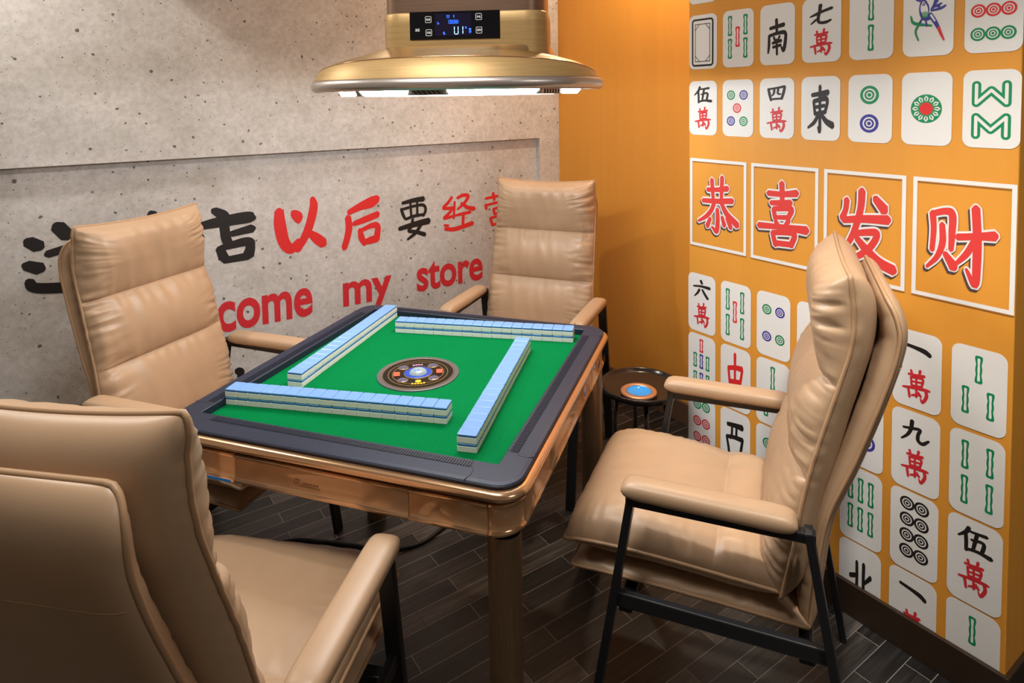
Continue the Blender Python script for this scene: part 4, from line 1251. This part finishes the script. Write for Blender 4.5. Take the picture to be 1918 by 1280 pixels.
def small(txt, x0, x1, z0, z1, mt):
    b = fit_text(text_mesh(txt, .01, 3), 0, x1 - x0, 0, z1 - z0)
    return on_panel('button_text', b, mt, x0, z0, .0031)
for txt, fx, fz in (('电源', .175, .60), ('风速', .178, .13), ('净化', .735, .66), ('照明', .737, .18)):
    x, z = PX0 + PW * fx, PZ0 + PH * fz
    outline(x, z, .0172, .0178, .003, .0011, M['uiwhite'])
    small(txt, x + .0030, x + .0142, z + .0055, z + .0122, M['uiwhite'])
small('温湿', PX0 + PW * .06, PX0 + PW * .11, PZ0 + PH * .30, PZ0 + PH * .40, M['uiwhite'])
outline(PX0 + PW * .435, PZ0 + PH * .555, .027, .0095, .0015, .0010, M['uiblue'])
small('净化系统', PX0 + PW * .45, PX0 + PW * .53, PZ0 + PH * .585, PZ0 + PH * .65, M['uiblue'])
b = bmesh.new()
def digit_seg(x, z, vert, l_=.0085, t_=.0016):
    if vert: flat(b, [(x - t_ / 2, z), (x + t_ / 2, z), (x + t_ / 2, z + l_), (x - t_ / 2, z + l_)], 0, 0)
    else: flat(b, [(x, z - t_ / 2), (x + l_, z - t_ / 2), (x + l_, z + t_ / 2), (x, z + t_ / 2)], 0, 0)
for dx in (0, .0105):
    digit_seg(dx, .001, True); digit_seg(dx, .0115, True)
digit_seg(.0012, 0, False, .0081)
for z in (.001, .0115): digit_seg(.0235, z, True)
on_panel('digits', b, M['uicyan'], PX0 + PW * .498, PZ0 + PH * .175, .0030, 'blue digits U1')
b = bmesh.new()
def dotx(x, y, r_): disc(b, x, y, r_, 0, 0, 12)
for x, y, r_ in ((.0, .0, .0016), (.003, -.003, .0012), (.0, -.004, .0012)): dotx(x, y, r_)
on_panel('icon', b, M['uiblue'], PX0 + PW * .315, PZ0 + PH * .60, .0030)
b = fit_text(text_mesh('%', .01, 3), 0, .0055, 0, .006); on_panel('icon', b, M['uiblue'], PX0 + PW * .615, PZ0 + PH * .36, .0030)
b = bmesh.new(); loops_to_faces(b, [[Vector((r_ * math.cos(2 * math.pi * k / 20), r_ * math.sin(2 * math.pi * k / 20), 0)) for k in range(20)] for r_ in (.0026, .0037)]); fix_normals(b)
for s in (-1, 1): disc(b, s * .003, .0035, .0011, 0, 0, 8)
on_panel('icon', b, M['uiblue'], PX0 + PW * .43, PZ0 + PH * .80, .0030)
b = bmesh.new()
for q in ([(0, .006), (.002, .007), (.0012, .003), (-.0006, .004)], [(.0006, .004), (.0026, .0035), (.0014, -.002), (.0006, .0)]): flat(b, q, 0, 0)
fix_normals(b); on_panel('icon', b, M['uiblue'], PX0 + PW * .49, PZ0 + PH * .775, .0030)
b = bmesh.new(); loops_to_faces(b, [[Vector((r_ * math.cos(2 * math.pi * k / 16), r_ * math.sin(2 * math.pi * k / 16), 0)) for k in range(16)] for r_ in (.0022, .0034)]); disc(b, 0, 0, .0009, 1e-5, 0, 8); flat(b, [(-.003, .005), (.003, .005), (.003, .009), (-.003, .009)], 0, 0); fix_normals(b)
on_panel('icon', b, M['uiblue'], PX0 + PW * .672, PZ0 + PH * .25, .0030)
b = bmesh.new(); flat(b, [(0, 0), (.002, .001), (.001, .009), (-.002, .006)], 0, 0); flat(b, [(.003, 0), (.0045, .002), (.003, .005)], 0, 0); fix_normals(b)
on_panel('icon', b, M['uiblue'], PX0 + PW * .38, PZ0 + PH * .16, .0030)
